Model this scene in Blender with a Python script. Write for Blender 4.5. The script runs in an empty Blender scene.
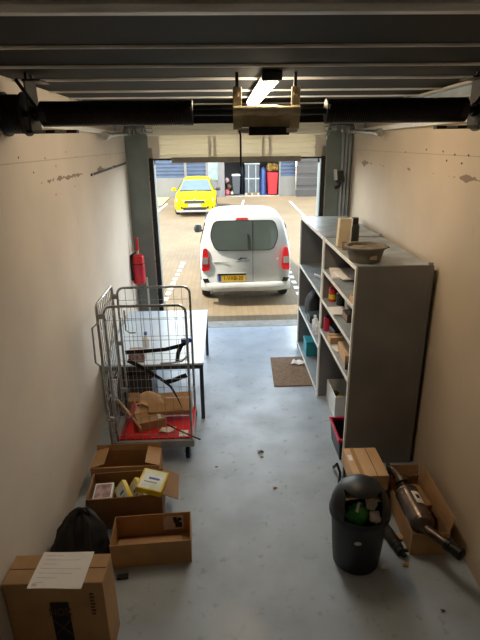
import bpy, bmesh, math, random
from mathutils import Vector, Matrix, noise
random.seed(7)
S = bpy.context.scene
COL = S.collection
PI = math.pi

# ------------------------------------------------------------------ helpers
class MB:
    """collects shapes and links them as ONE mesh object"""
    def __init__(s): s.v = []; s.f = []
    def add(s, vs, fs):
        n = len(s.v); s.v += [Vector(v) for v in vs]; s.f += [tuple(i + n for i in f) for f in fs]; return s
    def bx(s, x0, x1, y0, y1, z0, z1, M=None):
        vs = [Vector((x, y, z)) for x in (x0, x1) for y in (y0, y1) for z in (z0, z1)]
        if M is not None: vs = [M @ v for v in vs]
        return s.add(vs, [(0, 1, 3, 2), (4, 6, 7, 5), (0, 4, 5, 1), (2, 3, 7, 6), (0, 2, 6, 4), (1, 5, 7, 3)])
    def box(s, c, d, rz=0, rx=0, ry=0):
        M = Matrix.Translation(c) @ Matrix.Rotation(rz, 4, 'Z') @ Matrix.Rotation(ry, 4, 'Y') @ Matrix.Rotation(rx, 4, 'X')
        return s.bx(-d[0]/2, d[0]/2, -d[1]/2, d[1]/2, -d[2]/2, d[2]/2, M)
    def tube(s, pts, r, n=10, closed=False):
        pts = [Vector(p) for p in pts]; m = len(pts)
        rs = r if isinstance(r, (list, tuple)) else [r] * m
        if closed: tg = [(pts[(i+1) % m] - pts[i-1]).normalized() for i in range(m)]
        else: tg = [(pts[min(i+1, m-1)] - pts[max(i-1, 0)]).normalized() for i in range(m)]
        u = tg[0].orthogonal().normalized(); vs = []
        for i in range(m):
            u = (u - tg[i] * u.dot(tg[i]))
            u = u.normalized() if u.length > 1e-6 else tg[i].orthogonal().normalized()
            w = tg[i].cross(u)
            vs += [pts[i] + (u * math.cos(2*PI*k/n) + w * math.sin(2*PI*k/n)) * rs[i] for k in range(n)]
        fs = []
        for i in range(m if closed else m - 1):
            a, b = i * n, ((i+1) % m) * n
            fs += [(a+k, a+(k+1) % n, b+(k+1) % n, b+k) for k in range(n)]
        if not closed:
            fs += [tuple(range(n-1, -1, -1)), tuple(range((m-1)*n, m*n))]
        return s.add(vs, fs)
    def ribbon(s, pts, w, t, up=(0, 0, 1)):
        """flat strap with width direction 'up' vectors (one or per point)"""
        pts = [Vector(p) for p in pts]; m = len(pts)
        ups = [Vector(up)] * m if not isinstance(up, list) else [Vector(a) for a in up]
        vs = []
        for i in range(m):
            tg = (pts[min(i+1, m-1)] - pts[max(i-1, 0)]).normalized()
            a = (ups[i] - tg * ups[i].dot(tg)).normalized(); b = tg.cross(a)
            vs += [pts[i] + a*w/2 + b*t/2, pts[i] + a*w/2 - b*t/2, pts[i] - a*w/2 - b*t/2, pts[i] - a*w/2 + b*t/2]
        fs = [(i*4+k, i*4+(k+1) % 4, i*4+4+(k+1) % 4, i*4+4+k) for i in range(m-1) for k in range(4)]
        fs += [(3, 2, 1, 0), tuple(range(4*m-4, 4*m))]
        return s.add(vs, fs)
    def lathe(s, prof, c=(0, 0, 0), n=32, M=None, sx=1, sy=1):
        c = Vector(c); m = len(prof); vs = []
        for r, z in prof:
            for k in range(n):
                v = Vector((r*math.cos(2*PI*k/n)*sx, r*math.sin(2*PI*k/n)*sy, z))
                vs.append((M @ v if M is not None else v) + c)
        fs = [(i*n+k, i*n+(k+1) % n, i*n+n+(k+1) % n, i*n+n+k) for i in range(m-1) for k in range(n)]
        if prof[0][0] > 1e-5: fs.append(tuple(range(n-1, -1, -1)))
        if prof[-1][0] > 1e-5: fs.append(tuple(range((m-1)*n, m*n)))
        return s.add(vs, fs)
    def prism(s, poly, ext):
        poly = [Vector(p) for p in poly]; e = Vector(ext); n = len(poly)
        return s.add(poly + [p + e for p in poly], [tuple(range(n-1, -1, -1)), tuple(range(n, 2*n))] + [(k, (k+1) % n, n+(k+1) % n, n+k) for k in range(n)])
    def quad(s, pts): return s.add(pts, [tuple(range(len(pts)))])
    def loft(s, rings, cap=True, closed=True):
        n = len(rings[0]); vs = [p for r in rings for p in r]; m = len(rings)
        kk = n if closed else n - 1
        fs = [(i*n+k, i*n+(k+1) % n, i*n+n+(k+1) % n, i*n+n+k) for i in range(m-1) for k in range(kk)]
        if cap: fs += [tuple(range(n-1, -1, -1)), tuple(range((m-1)*n, m*n))]
        return s.add(vs, fs)
    def grid(s, fn, nu, nv):
        vs = [fn(i/nu, j/nv) for j in range(nv+1) for i in range(nu+1)]
        return s.add(vs, [(j*(nu+1)+i, j*(nu+1)+i+1, (j+1)*(nu+1)+i+1, (j+1)*(nu+1)+i) for j in range(nv) for i in range(nu)])
    def build(s, name, mat, parent=None, bevel=0, smooth=False, sub=0, solid=0, world=True, origin=None, ang=35, seg=2):
        """vertices are world coordinates unless world=False (then the parent's own)"""
        me = bpy.data.meshes.new(name)
        o = bpy.data.objects.new(name, me)
        if parent is not None: inv = WM[parent.name].inverted() if world else Matrix()
        elif origin is not None: inv = Matrix.Translation(origin).inverted() if world else Matrix(); o.location = origin
        else: inv = Matrix()
        me.from_pydata([inv @ v for v in s.v], [], s.f); me.validate()
        bm = bmesh.new(); bm.from_mesh(me)
        bmesh.ops.remove_doubles(bm, verts=bm.verts, dist=1e-6)
        bmesh.ops.recalc_face_normals(bm, faces=bm.faces); bm.to_mesh(me); bm.free()
        COL.objects.link(o)
        if parent is not None: o.parent = parent
        WM[o.name] = WM[parent.name] if parent is not None else (Matrix.Translation(origin) if origin is not None else Matrix())
        if mat is not None: me.materials.append(mat)
        if smooth:
            for p in me.polygons: p.use_smooth = True
            if not sub: me.set_sharp_from_angle(angle=math.radians(ang))
        if solid:
            m = o.modifiers.new('solid', 'SOLIDIFY'); m.thickness = solid; m.offset = 0
        if bevel:
            m = o.modifiers.new('bevel', 'BEVEL'); m.width = bevel; m.segments = seg; m.limit_method = 'ANGLE'; m.angle_limit = math.radians(40)
        if sub:
            m = o.modifiers.new('sub', 'SUBSURF'); m.levels = sub; m.render_levels = sub
        return o
WM = {}
def tag(o, label, cat, group=None):
    o['label'] = label; o['category'] = cat
    if group: o['group'] = group
    return o
def thing(name, label, cat, loc=(0, 0, 0), rz=0, group=None):
    o = bpy.data.objects.new(name, None); COL.objects.link(o)
    o.location = loc; o.rotation_euler = (0, 0, rz); o.empty_display_size = .1
    WM[o.name] = Matrix.Translation(loc) @ Matrix.Rotation(rz, 4, 'Z')
    return tag(o, label, cat, group)
def struct(o): o['kind'] = 'structure'; return o
def L(o, label): o['label'] = label; return o
def copy_tree(o, parent=None):
    c = o.copy(); COL.objects.link(c)
    if parent is not None: c.parent = parent
    for ch in list(o.children): copy_tree(ch, c)
    return c
def text_mesh(name, body, size, mat, parent, M, depth=.001, sx=1.0):
    cu = bpy.data.curves.new(name, 'FONT'); cu.body = body; cu.size = size; cu.extrude = depth
    cu.align_x = 'CENTER'; cu.align_y = 'CENTER'
    t = bpy.data.objects.new(name, cu); COL.objects.link(t)
    dg = bpy.context.evaluated_depsgraph_get()
    me = bpy.data.meshes.new_from_object(t.evaluated_get(dg)); me.name = name
    bpy.data.objects.remove(t)
    o = bpy.data.objects.new(name, me); COL.objects.link(o)
    me.transform(WM[parent.name].inverted() @ M @ Matrix.Scale(sx, 4, (1, 0, 0)))
    me.materials.clear(); me.materials.append(mat); o.parent = parent; WM[o.name] = WM[parent.name]
    return o

# ------------------------------------------------------------------ materials
def lin(c):
    return tuple(((x/255)/12.92 if x/255 <= .04045 else ((x/255+.055)/1.055)**2.4) for x in c)
def mat(name, rgb, rough=.6, metal=0., var=.12, scale=6., bump=0., bscale=40., rvar=0., spec=None, coat=0., coord='Object', c2=None, stretch=None):
    m = bpy.data.materials.new(name); m.use_nodes = True; nt = m.node_tree; N = nt.nodes; K = nt.links
    b = N['Principled BSDF']; c = lin(rgb)
    tc = N.new('ShaderNodeTexCoord'); src = tc.outputs[coord]
    if stretch:
        mp = N.new('ShaderNodeMapping'); mp.inputs['Scale'].default_value = stretch; K.new(src, mp.inputs[0]); src = mp.outputs[0]
    nz = N.new('ShaderNodeTexNoise'); nz.inputs['Scale'].default_value = scale; nz.inputs['Detail'].default_value = 5
    K.new(src, nz.inputs['Vector'])
    mx = N.new('ShaderNodeMix'); mx.data_type = 'RGBA'
    k2 = lin(c2) if c2 else tuple(x*(1-2*var) for x in c)
    k1 = c if c2 else tuple(min(1, x*(1+var)) for x in c)
    mx.inputs[6].default_value = (*k1, 1); mx.inputs[7].default_value = (*k2, 1)
    mr = N.new('ShaderNodeMapRange'); mr.inputs[1].default_value = .35; mr.inputs[2].default_value = .68
    K.new(nz.outputs[0], mr.inputs[0]); K.new(mr.outputs[0], mx.inputs[0]); K.new(mx.outputs[2], b.inputs['Base Color'])
    b.inputs['Roughness'].default_value = rough; b.inputs['Metallic'].default_value = metal
    if coat: b.inputs['Coat Weight'].default_value = coat
    if spec is not None: b.inputs['Specular IOR Level'].default_value = spec
    if rvar:
        m2 = N.new('ShaderNodeMapRange'); m2.inputs[3].default_value = max(.03, rough-rvar); m2.inputs[4].default_value = min(1, rough+rvar)
        m2.inputs[1].default_value = .3; m2.inputs[2].default_value = .7
        K.new(nz.outputs[0], m2.inputs[0]); K.new(m2.outputs[0], b.inputs['Roughness'])
    if bump:
        n2 = N.new('ShaderNodeTexNoise'); n2.inputs['Scale'].default_value = bscale; n2.inputs['Detail'].default_value = 4
        K.new(src, n2.inputs['Vector'])
        bp = N.new('ShaderNodeBump'); bp.inputs['Strength'].default_value = bump; bp.inputs['Distance'].default_value = .01
        K.new(n2.outputs[0], bp.inputs['Height']); K.new(bp.outputs[0], b.inputs['Normal'])
    return m
def glass_mat(name, rgb, rough=.05):
    m = mat(name, rgb, rough, 0, .05, 2); m.node_tree.nodes['Principled BSDF'].inputs['Specular IOR Level'].default_value = .8
    return m
def clear_mat(name, tint=(1, 1, 1), opacity=.25):
    m = bpy.data.materials.new(name); m.use_nodes = True; N = m.node_tree.nodes; K = m.node_tree.links
    out = N['Material Output']; b = N['Principled BSDF']; b.inputs['Roughness'].default_value = .1; b.inputs['Base Color'].default_value = (*tint, 1)
    t = N.new('ShaderNodeBsdfTransparent'); mx = N.new('ShaderNodeMixShader'); mx.inputs[0].default_value = opacity
    K.new(t.outputs[0], mx.inputs[1]); K.new(b.outputs[0], mx.inputs[2]); K.new(mx.outputs[0], out.inputs[0]); return m
def translucent_mat(name, rgb, fac):
    m = mat(name, rgb, .5, 0, .03, 2); N = m.node_tree.nodes; K = m.node_tree.links
    t = N.new('ShaderNodeBsdfTranslucent'); t.inputs[0].default_value = (*lin(rgb), 1)
    mx = N.new('ShaderNodeMixShader'); mx.inputs[0].default_value = fac
    K.new(N['Principled BSDF'].outputs[0], mx.inputs[1]); K.new(t.outputs[0], mx.inputs[2]); K.new(mx.outputs[0], N['Material Output'].inputs[0]); return m
def emit(name, rgb, power):
    m = bpy.data.materials.new(name); m.use_nodes = True; b = m.node_tree.nodes['Principled BSDF']
    b.inputs['Base Color'].default_value = (*rgb, 1); b.inputs['Emission Color'].default_value = (*rgb, 1); b.inputs['Emission Strength'].default_value = power
    return m

def wall_mat(name, rgb):
    """off-white painted plaster with scuffs, a plaster scar where a rail was fixed and faint drips"""
    m = mat(name, rgb, .75, 0, .04, 1.3, bump=.12, bscale=55)
    nt = m.node_tree; N = nt.nodes; K = nt.links; b = N['Principled BSDF']
    base = b.inputs['Base Color'].links[0].from_socket
    tc = N.new('ShaderNodeTexCoord'); sp = N.new('ShaderNodeSeparateXYZ'); K.new(tc.outputs['Object'], sp.inputs[0])
    def math_(op, a, bb=None, c=None):
        n = N.new('ShaderNodeMath'); n.operation = op
        for i, x in enumerate((a, bb, c)):
            if x is None: continue
            if isinstance(x, (int, float)): n.inputs[i].default_value = x
            else: K.new(x, n.inputs[i])
        return n.outputs[0]
    nz = N.new('ShaderNodeTexNoise'); nz.inputs['Scale'].default_value = 2.1; nz.inputs['Detail'].default_value = 6
    K.new(tc.outputs['Object'], nz.inputs['Vector'])
    n3 = N.new('ShaderNodeTexNoise'); n3.inputs['Scale'].default_value = 14; n3.inputs['Detail'].default_value = 3; K.new(tc.outputs['Object'], n3.inputs['Vector'])
    wob = math_('MULTIPLY_ADD', n3.outputs[0], .05, -.025)
    d = math_('ABSOLUTE', math_('ADD', math_('SUBTRACT', sp.outputs[2], 2.735), wob))
    thick = math_('MULTIPLY', math_('MAXIMUM', math_('SUBTRACT', nz.outputs[0], .52), 0), .26)
    scar = math_('LESS_THAN', d, thick)
    d2 = math_('ABSOLUTE', math_('SUBTRACT', sp.outputs[2], 2.895)); line = math_('MULTIPLY', math_('LESS_THAN', d2, .004), .35)
    # fine drips and dark scuffs low on the wall
    mp = N.new('ShaderNodeMapping'); mp.inputs['Scale'].default_value = (1, 9, 1.1); K.new(tc.outputs['Object'], mp.inputs[0])
    n4 = N.new('ShaderNodeTexNoise'); n4.inputs['Scale'].default_value = 3.2; n4.inputs['Detail'].default_value = 8; K.new(mp.outputs[0], n4.inputs['Vector'])
    sc = math_('MULTIPLY', math_('GREATER_THAN', n4.outputs[0], .72), .35)
    f = math_('MAXIMUM', math_('MAXIMUM', math_('MULTIPLY', scar, .8), line), sc)
    mx = N.new('ShaderNodeMix'); mx.data_type = 'RGBA'; K.new(base, mx.inputs[6]); mx.inputs[7].default_value = (*lin((120, 96, 74)), 1)
    K.new(f, mx.inputs[0]); K.new(mx.outputs[2], b.inputs['Base Color'])
    return m

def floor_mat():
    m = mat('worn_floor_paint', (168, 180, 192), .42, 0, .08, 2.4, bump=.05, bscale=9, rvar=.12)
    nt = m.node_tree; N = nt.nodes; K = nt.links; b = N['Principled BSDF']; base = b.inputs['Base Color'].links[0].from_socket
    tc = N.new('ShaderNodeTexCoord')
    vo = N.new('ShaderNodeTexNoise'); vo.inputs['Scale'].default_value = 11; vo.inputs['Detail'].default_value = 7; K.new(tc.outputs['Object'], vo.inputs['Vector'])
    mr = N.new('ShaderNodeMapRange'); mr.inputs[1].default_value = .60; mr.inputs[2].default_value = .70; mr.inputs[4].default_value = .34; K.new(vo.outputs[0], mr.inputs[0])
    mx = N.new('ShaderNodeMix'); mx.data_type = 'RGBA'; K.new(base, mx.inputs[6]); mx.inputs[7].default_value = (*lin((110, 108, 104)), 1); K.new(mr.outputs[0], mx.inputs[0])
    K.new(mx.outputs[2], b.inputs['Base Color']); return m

def brick_paving():
    m = mat('brick_paving', (110, 94, 68), .85, 0, .1, .5)
    nt = m.node_tree; N = nt.nodes; K = nt.links; b = N['Principled BSDF']; base = b.inputs['Base Color'].links[0].from_socket
    tc = N.new('ShaderNodeTexCoord'); br = N.new('ShaderNodeTexBrick'); br.inputs['Scale'].default_value = 1
    br.inputs['Brick Width'].default_value = .22; br.inputs['Row Height'].default_value = .11; br.inputs['Mortar Size'].default_value = .006
    br.inputs['Color1'].default_value = (.95, .95, .95, 1); br.inputs['Color2'].default_value = (.83, .81, .78, 1); br.inputs['Mortar'].default_value = (.66, .64, .60, 1)
    mp = N.new('ShaderNodeMapping'); mp.inputs['Rotation'].default_value = (0, 0, PI/2); K.new(tc.outputs['Object'], mp.inputs[0]); K.new(mp.outputs[0], br.inputs['Vector'])
    mx = N.new('ShaderNodeMix'); mx.data_type = 'RGBA'; mx.blend_type = 'MULTIPLY'; mx.inputs[0].default_value = 1
    K.new(base, mx.inputs[6]); K.new(br.outputs['Color'], mx.inputs[7]); K.new(mx.outputs[2], b.inputs['Base Color']); return m

M = {}
M['wall'] = wall_mat('painted_plaster', (216, 205, 190)); M['wall_shaded'] = wall_mat('shaded_plaster', (204, 186, 162)); M['floor'] = floor_mat(); M['paving'] = brick_paving()  # right wall: shade near the shelves put into a darker plaster colour
M['ceiling'] = mat('dark_steel_deck', (30, 34, 35), .7, .0, .08, 2, spec=.2)
M['rib'] = mat('bright_steel_rib', (226, 228, 226), .4, .05, .12, 3, stretch=(1, 8, 8))
M['grey_wall'] = mat('grey_green_steel_panel', (132, 142, 138), .5, .1, .08, 3)
M['door'] = translucent_mat('translucent_cream_panel', (238, 230, 210), .40)
M['door_stile'] = mat('door_stile', (244, 236, 220), .4, 0, .03, 2)
M['rubber'] = mat('black_rubber', (28, 27, 26), .7, 0, .15, 12)
M['seal'] = mat('grey_bottom_profile', (150, 144, 132), .4, .5, .08, 6)
M['galv'] = mat('galvanised_steel', (176, 178, 176), .33, .85, .12, 14, rvar=.1)
M['galv_dull'] = mat('dull_galvanised_sheet', (164, 172, 176), .4, .3, .12, 4, rvar=.1)
M['shelf_edge'] = mat('bright_shelf_edge', (236, 234, 228), .4, 0, .06, 8)
M['panel'] = mat('grey_sheet_panel', (134, 132, 132), .5, .2, .08, 2, rvar=.08)
M['spring'] = mat('oiled_black_spring', (34, 28, 24), .5, .4, .2, 20)
M['brass'] = mat('yellowed_zinc_bracket', (204, 192, 160), .4, .15, .15, 9)
M['darksteel'] = mat('dark_steel', (48, 46, 44), .45, .6, .15, 8)
M['lamp'] = emit('lamp_diffuser', (1, .80, .56), 21)
M['lamp_housing'] = mat('lamp_housing', (150, 142, 128), .5, .1, .05, 5)
M['card'] = mat('brown_cardboard', (172, 134, 92), .8, 0, .08, 5, bump=.05, bscale=60)
M['card_dark'] = mat('darker_cardboard', (142, 106, 68), .8, 0, .08, 5, bump=.05, bscale=60)
M['card_light'] = mat('pale_cardboard', (204, 166, 124), .8, 0, .07, 5, bump=.05, bscale=60)
M['tape'] = mat('brown_tape', (176, 140, 96), .2, 0, .05, 8)
M['paper'] = mat('white_paper', (236, 230, 224), .85, 0, .02, 9)
M['ink'] = mat('black_ink', (24, 22, 22), .7, 0, .1, 20)
M['greyink'] = mat('faint_grey_ink', (196, 186, 184), .8, 0, .1, 30)
M['brownink'] = mat('brown_print', (92, 62, 40), .8, 0, .1, 30)
M['yellow'] = mat('yellow_packaging', (228, 200, 40), .4, 0, .06, 9)
M['white'] = mat('white_plastic', (228, 228, 226), .4, 0, .03, 9)
M['palelabel'] = mat('pale_printed_label', (238, 242, 236), .45, 0, 0, 7, c2=(206, 216, 190))
M['bluelabel'] = mat('blue_print', (60, 96, 190), .4, 0, .1, 9)
M['red'] = mat('red_paint', (200, 26, 34), .35, 0, .08, 6, coat=.3)
M['redboard'] = mat('red_base_board', (214, 40, 44), .4, 0, .1, 5)
M['crimson'] = mat('crimson_plastic', (190, 26, 62), .4, 0, .08, 6)
M['black'] = mat('black_plastic', (30, 31, 33), .45, 0, .12, 8)
M['binblack'] = mat('charcoal_bin_plastic', (32, 35, 40), .45, 0, .08, 5, bump=.04, bscale=90)
M['fabric'] = mat('black_nylon', (24, 25, 28), .75, 0, .2, 12, bump=.25, bscale=30)
M['strap'] = mat('black_strap', (22, 22, 23), .7, 0, .15, 30)
M['green'] = mat('green_plastic_bag', (60, 150, 62), .35, 0, .25, 9)
M['teal'] = mat('teal_box', (30, 140, 150), .5, 0, .08, 6)
M['tabletop'] = mat('pale_blue_grey_laminate', (200, 216, 230), .35, 0, .03, 3)
M['tableleg'] = mat('dark_grey_table_steel', (62, 66, 70), .45, .3, .08, 6)
M['bowl'] = mat('grey_plaster_tub', (118, 110, 98), .7, 0, .14, 8)
M['beige'] = mat('beige_board', (206, 190, 158), .6, 0, .06, 6)
M['brownpot'] = mat('brown_pot', (132, 104, 72), .6, 0, .1, 8)
M['mat'] = mat('brown_coir', (138, 112, 88), .95, 0, .15, 30, bump=.5, bscale=160)
M['rust'] = mat('rusty_exhaust_steel', (122, 108, 98), .36, .8, 0, 7, c2=(70, 54, 46), rvar=.12)
M['plug'] = mat('brown_wall_plug', (128, 104, 84), .8, 0, .1, 20)
M['wood'] = mat('pale_wood_stick', (190, 160, 118), .7, 0, .1, 10)
M['pinkwrap'] = mat('pink_printed_bubble_sheet', (206, 120, 124), .4, 0, .1, 18, c2=(170, 44, 56))
M['pinkbox'] = mat('pink_grey_printed_box', (186, 160, 158), .6, 0, 0, 24, c2=(120, 84, 88))
M['greycrate'] = mat('dark_grey_crate', (68, 70, 73), .55, 0, .1, 8)
M['greenbox'] = mat('dark_green_box', (38, 52, 48), .5, 0, .12, 9)
M['orange'] = mat('orange_plastic', (210, 120, 50), .45, 0, .1, 8)
M['vanpaint'] = mat('silver_grey_van_paint', (188, 188, 182), .45, 0, .02, 2, coat=.1)
M['carglass'] = glass_mat('dark_car_glass', (74, 80, 74), .06)
M['windscreen'] = glass_mat('pale_windscreen', (84, 98, 118), .15)
M['taillight'] = mat('red_tail_light', (205, 30, 34), .2, 0, .06, 12, coat=.5)
M['lightclear'] = mat('pale_lamp_lens', (150, 140, 134), .15, 0, .04, 12, coat=.5)
M['plateyellow'] = mat('yellow_plate', (244, 190, 20), .4, 0, .03, 12)
M['plateblue'] = mat('blue_plate_band', (30, 66, 160), .4, 0, .03, 12)
M['tyre'] = mat('tyre_rubber', (34, 34, 34), .85, 0, .15, 18)
M['hub'] = mat('alloy_wheel', (168, 168, 166), .35, .7, .08, 8)
M['bumper'] = mat('grey_bumper', (178, 176, 170), .5, 0, .05, 6)
M['carpaint'] = mat('bright_yellow_car_paint', (178, 160, 8), .7, 0, .03, 2, spec=.05)
M['plinth'] = mat('white_rendered_plinth', (114, 110, 103), .8, 0, .04, 1.5)
M['cladding'] = mat('blue_grey_cladding', (66, 78, 98), .5, .2, .06, 2)
M['darkclad'] = mat('grey_brown_cladding', (58, 54, 51), .6, .1, .06, 2)
M['bay'] = mat('grey_bay_wall', (74, 71, 70), .7, 0, .08, 1.5)
M['post'] = mat('grey_post', (108, 104, 102), .6, .1, .06, 3)
M['notice'] = mat('pale_green_window_board', (104, 128, 118), .6, 0, 0, 4, c2=(138, 152, 144))
M['steelgrey'] = mat('steel_container', (74, 77, 80), .6, .1, .08, 3)
M['bluebag'] = mat('blue_tarpaulin', (62, 88, 140), .6, 0, .12, 5)
M['darkblue'] = mat('dark_blue_tarpaulin', (40, 46, 60), .6, 0, .12, 5)
M['binred'] = mat('red_wheelie_bin', (196, 30, 36), .45, 0, .05, 5)
M['leaf'] = mat('yellow_brown_waste', (170, 140, 60), .8, 0, 0, 14, c2=(96, 60, 40))
M['pallet'] = mat('pallet_wood', (190, 170, 140), .8, 0, .1, 6)
M['concrete'] = mat('threshold_concrete', (150, 146, 138), .85, 0, .12, 6, bump=.15, bscale=40)
M['roadpaint'] = mat('white_road_paint', (236, 232, 222), .8, 0, .05, 6)
M['soil'] = mat('planted_soil', (150, 140, 96), .95, 0, .2, 6)

# ------------------------------------------------------------------ the room
XL = -1.46; Y0 = -1.2; YF = 7.86; ZC = 3.42
def xr(y): return 1.635 + .05*y
def xl(y): return -1.302 - .02*y
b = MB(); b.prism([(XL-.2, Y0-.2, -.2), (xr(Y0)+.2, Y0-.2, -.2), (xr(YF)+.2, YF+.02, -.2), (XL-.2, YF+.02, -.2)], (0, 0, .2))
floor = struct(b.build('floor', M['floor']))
b = MB(); b.prism([(xl(Y0), Y0-.2, 0), (xl(YF), YF+.25, 0), (xl(YF)-.25, YF+.25, 0), (xl(YF)-.25, Y0-.2, 0)], (0, 0, ZC+.2)); wl = struct(b.build('wall_left', M['wall']))
b = MB(); b.prism([(xr(Y0), Y0-.2, 0), (xr(Y0)+.25, Y0-.2, 0), (xr(YF)+.25, YF+.25, 0), (xr(YF+.25), YF+.25, 0)], (0, 0, ZC+.2)); wr = struct(b.build('wall_right', M['wall_shaded']))
b = MB(); b.bx(xl(Y0), xr(Y0), Y0-.2, Y0, 0, ZC+.2); struct(b.build('wall_back', M['wall']))
# front wall: two grey steel jambs with chamfered tops and the lintel, and the facade going on either side
b = MB()
GL, GR = -1.05, 1.545
b.prism([(XL, YF, 0), (GL, YF, 0), (GL, YF, 2.78), (GL-.05, YF, 3.1), (GL-.12, YF, 3.22), (XL, YF, 3.22)], (0, .25, 0))
b.prism([(xr(YF), YF, 0), (GR, YF, 0), (GR, YF, 2.85), (GR+.10, YF, 3.12), (GR+.17, YF, 3.22), (xr(YF), YF, 3.22)], (0, .25, 0))
b.bx(XL, xr(YF), YF+.02, YF+.25, 3.22, 3.72)
b.bx(GL-.16, GL, YF+.10, YF+.25, 2.7, 3.22); b.bx(GR, GR+.2, YF+.10, YF+.25, 2.7, 3.22)
b.bx(-9, XL-.2, YF, YF+.25, 0, 3.72); b.bx(xr(YF)+.25, 10, YF, YF+.25, 0, 3.72)
b.bx(XL-.2, XL, YF+.25, YF+.26, 0, 3.72)
wf = struct(b.build('wall_front', M['grey_wall'], bevel=.004))
# ceiling of dark steel sheets with bright joint ribs
b = MB(); b.bx(XL-.2, xr(YF)+.2, Y0-.2, YF+.25, ZC, ZC+.2)
ceil = struct(b.build('ceiling', M['ceiling']))
for i, (y, w) in enumerate([(-.45, .02), (.13, .02), (.72, .02), (1.31, .02), (1.785, .085), (2.47, .02), (3.05, .022), (3.63, .04), (4.4, .026), (5.0, .03), (5.8, .022), (6.4, .022), (7.0, .022), (7.6, .022)]):
    m_ = MB()
    if w > .06:   # wide top-hat profile
        m_.prism([(XL, y-w/2, ZC), (XL, y-w/2, ZC-.012), (XL, y-w/4, ZC-.03), (XL, y+w/4, ZC-.03), (XL, y+w/2, ZC-.012), (XL, y+w/2, ZC)], (xr(y)-XL, 0, 0))
    else:
        m_.prism([(XL, y-w/2, ZC), (XL, y-w/3, ZC-.014), (XL, y+w/3, ZC-.014), (XL, y+w/2, ZC)], (xr(y)-XL, 0, 0))
    m_.build('ceiling_rib', M['rib'], ceil, bevel=.003)
# concrete strip at the threshold
b = MB(); b.bx(-1.2, 1.75, YF+.02, YF+.32, -.1, .004); struct(b.build('trim_1', M['concrete'], bevel=.003))
# small wall plugs in a row under the left ceiling and on the right wall
def plugs(wall, pts):
    for (x, y, z, s) in pts:
        m_ = MB(); m_.tube([(x-.002*s, y, z), (x+.004*s, y, z)], .007, 8); m_.build('wall_plug', M['plug'], wall)
plugs(wl, [(xl(y), y, z, 1) for y, z in [(3.5, 2.93), (3.75, 2.82), (4.05, 2.91), (4.3, 2.84), (4.65, 2.95), (5.0, 2.9), (4.8, 2.64), (4.2, 2.62), (5.9, 2.88), (6.6, 2.86)]])
plugs(wr, [(xr(y), y, z, -1) for y, z in [(3.7, 2.9), (3.95, 2.9), (4.2, 2.92), (4.6, 2.93), (3.8, 2.84), (4.1, 2.85), (5.2, 2.9)]])
# grey sheet rail left on the wall
t = thing('wall_rail', 'thin dark metal rail screwed high on the left wall near the door', 'rail', (xl(5.4), 5.4, 2.72))
b = MB(); b.box((xl(6.65)+.012, 6.65, 2.725), (.018, 2.35, .022), rz=.02, rx=.018); b.build('rail', M['darksteel'], t)
for y in (5.48, 6.6, 7.75):
    b = MB(); b.tube([(xl(y)+.02, y, 2.725+(y-6.65)*.018), (xl(y)+.032, y, 2.725+(y-6.65)*.018)], .014, 8); b.build('screw', M['galv'], t)

# ---- sectional door, run up on its tracks
door = struct(bpy.data.objects.new('door_1', None)); COL.objects.link(door); WM['door_1'] = Matrix()
DX0, DX1 = -1.10, 1.60; DY = 7.80
def door_panel(p0, p1, thick):
    """a ribbed panel between two (y,z) edges"""
    p0 = Vector((0, *p0)); p1 = Vector((0, *p1)); d = p1-p0; n = Vector((0, -d.z, d.y)).normalized(); h = d.length
    prof = []; k = 5
    for i in range(k):
        a = i/k; c = (i+1)/k
        prof += [p0 + d*(a+.02/k), p0 + d*(a+.10/k) + n*.012, p0 + d*(c-.10/k) + n*.012, p0 + d*(c-.02/k)]
    prof += [p1 - n*thick, p0 - n*thick]
    m_ = MB(); m_.prism([Vector((DX0, p.y, p.z)) for p in prof], (DX1-DX0, 0, 0))
    return m_.build('door_panel', M['door'], door, smooth=False)
door_panel((DY, 2.80), (DY, 3.13), .035)
door_panel((DY-.01, 3.135), (DY-.22, 3.29), .035)
yy = DY-.23
for i in range(4):
    door_panel((yy-.01, 3.295), (yy-.52, 3.295), .035); yy -= .53
for x0, x1 in ((DX0, DX0+.17), (-.195, -.15), (-.12, -.075), (.62, .665), (.72, .77), (DX1-.17, DX1)):
    m_ = MB(); m_.bx(x0, x1, DY-.018, DY-.004, 2.80, 3.12); m_.build('door_stile', M['door_stile'], door, bevel=.003)
b = MB(); b.bx(-.76, 1.22, DY-.035, DY+.03, 2.735, 2.815); L(b.build('bottom_profile', M['seal'], door, bevel=.006), 'grey bottom profile of the raised door')
b = MB(); b.bx(DX0, DX1, DY-.005, DY+.03, 2.775, 2.80); b.build('rubber_seal', M['rubber'], door, bevel=.004)
# vertical tracks beside the opening
for x, s in ((GL, -1), (GR, 1)):
    m_ = MB(); m_.bx(x-.012, x+.012, YF-.075, YF-.005, .0, 2.82); m_.bx(x-.012*s, x+.055*s, YF-.082, YF-.07, 0, 2.82)
    L(m_.build('vertical_track', M['rubber'], door, bevel=.003), 'dark vertical track beside the opening')
    m_ = MB(); m_.bx(x+.07*s-.01, x+.07*s+.01, YF-.05, YF-.004, 0, 2.82); m_.build('guide_rail', M['galv'], door, bevel=.003)
    m_ = MB(); m_.box((x+.02*s, YF-.09, 2.88), (.06, .05, .14)); m_.tube([(x+.02*s, YF-.13, 2.93), (x+.02*s, YF-.05, 2.93)], .028, 12)
    m_.build('roller_bracket', M['seal'], door, bevel=.004)
# tall galvanised profiles in the right rear corner (cable channel)
for k in range(3):
    x = xr(YF)-.05-.055*k
    m_ = MB(); m_.bx(x-.018, x+.018, YF-.05, YF-.005, 0, 3.22); m_.build('cable_channel', M['galv_dull'], door, bevel=.004)
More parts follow.
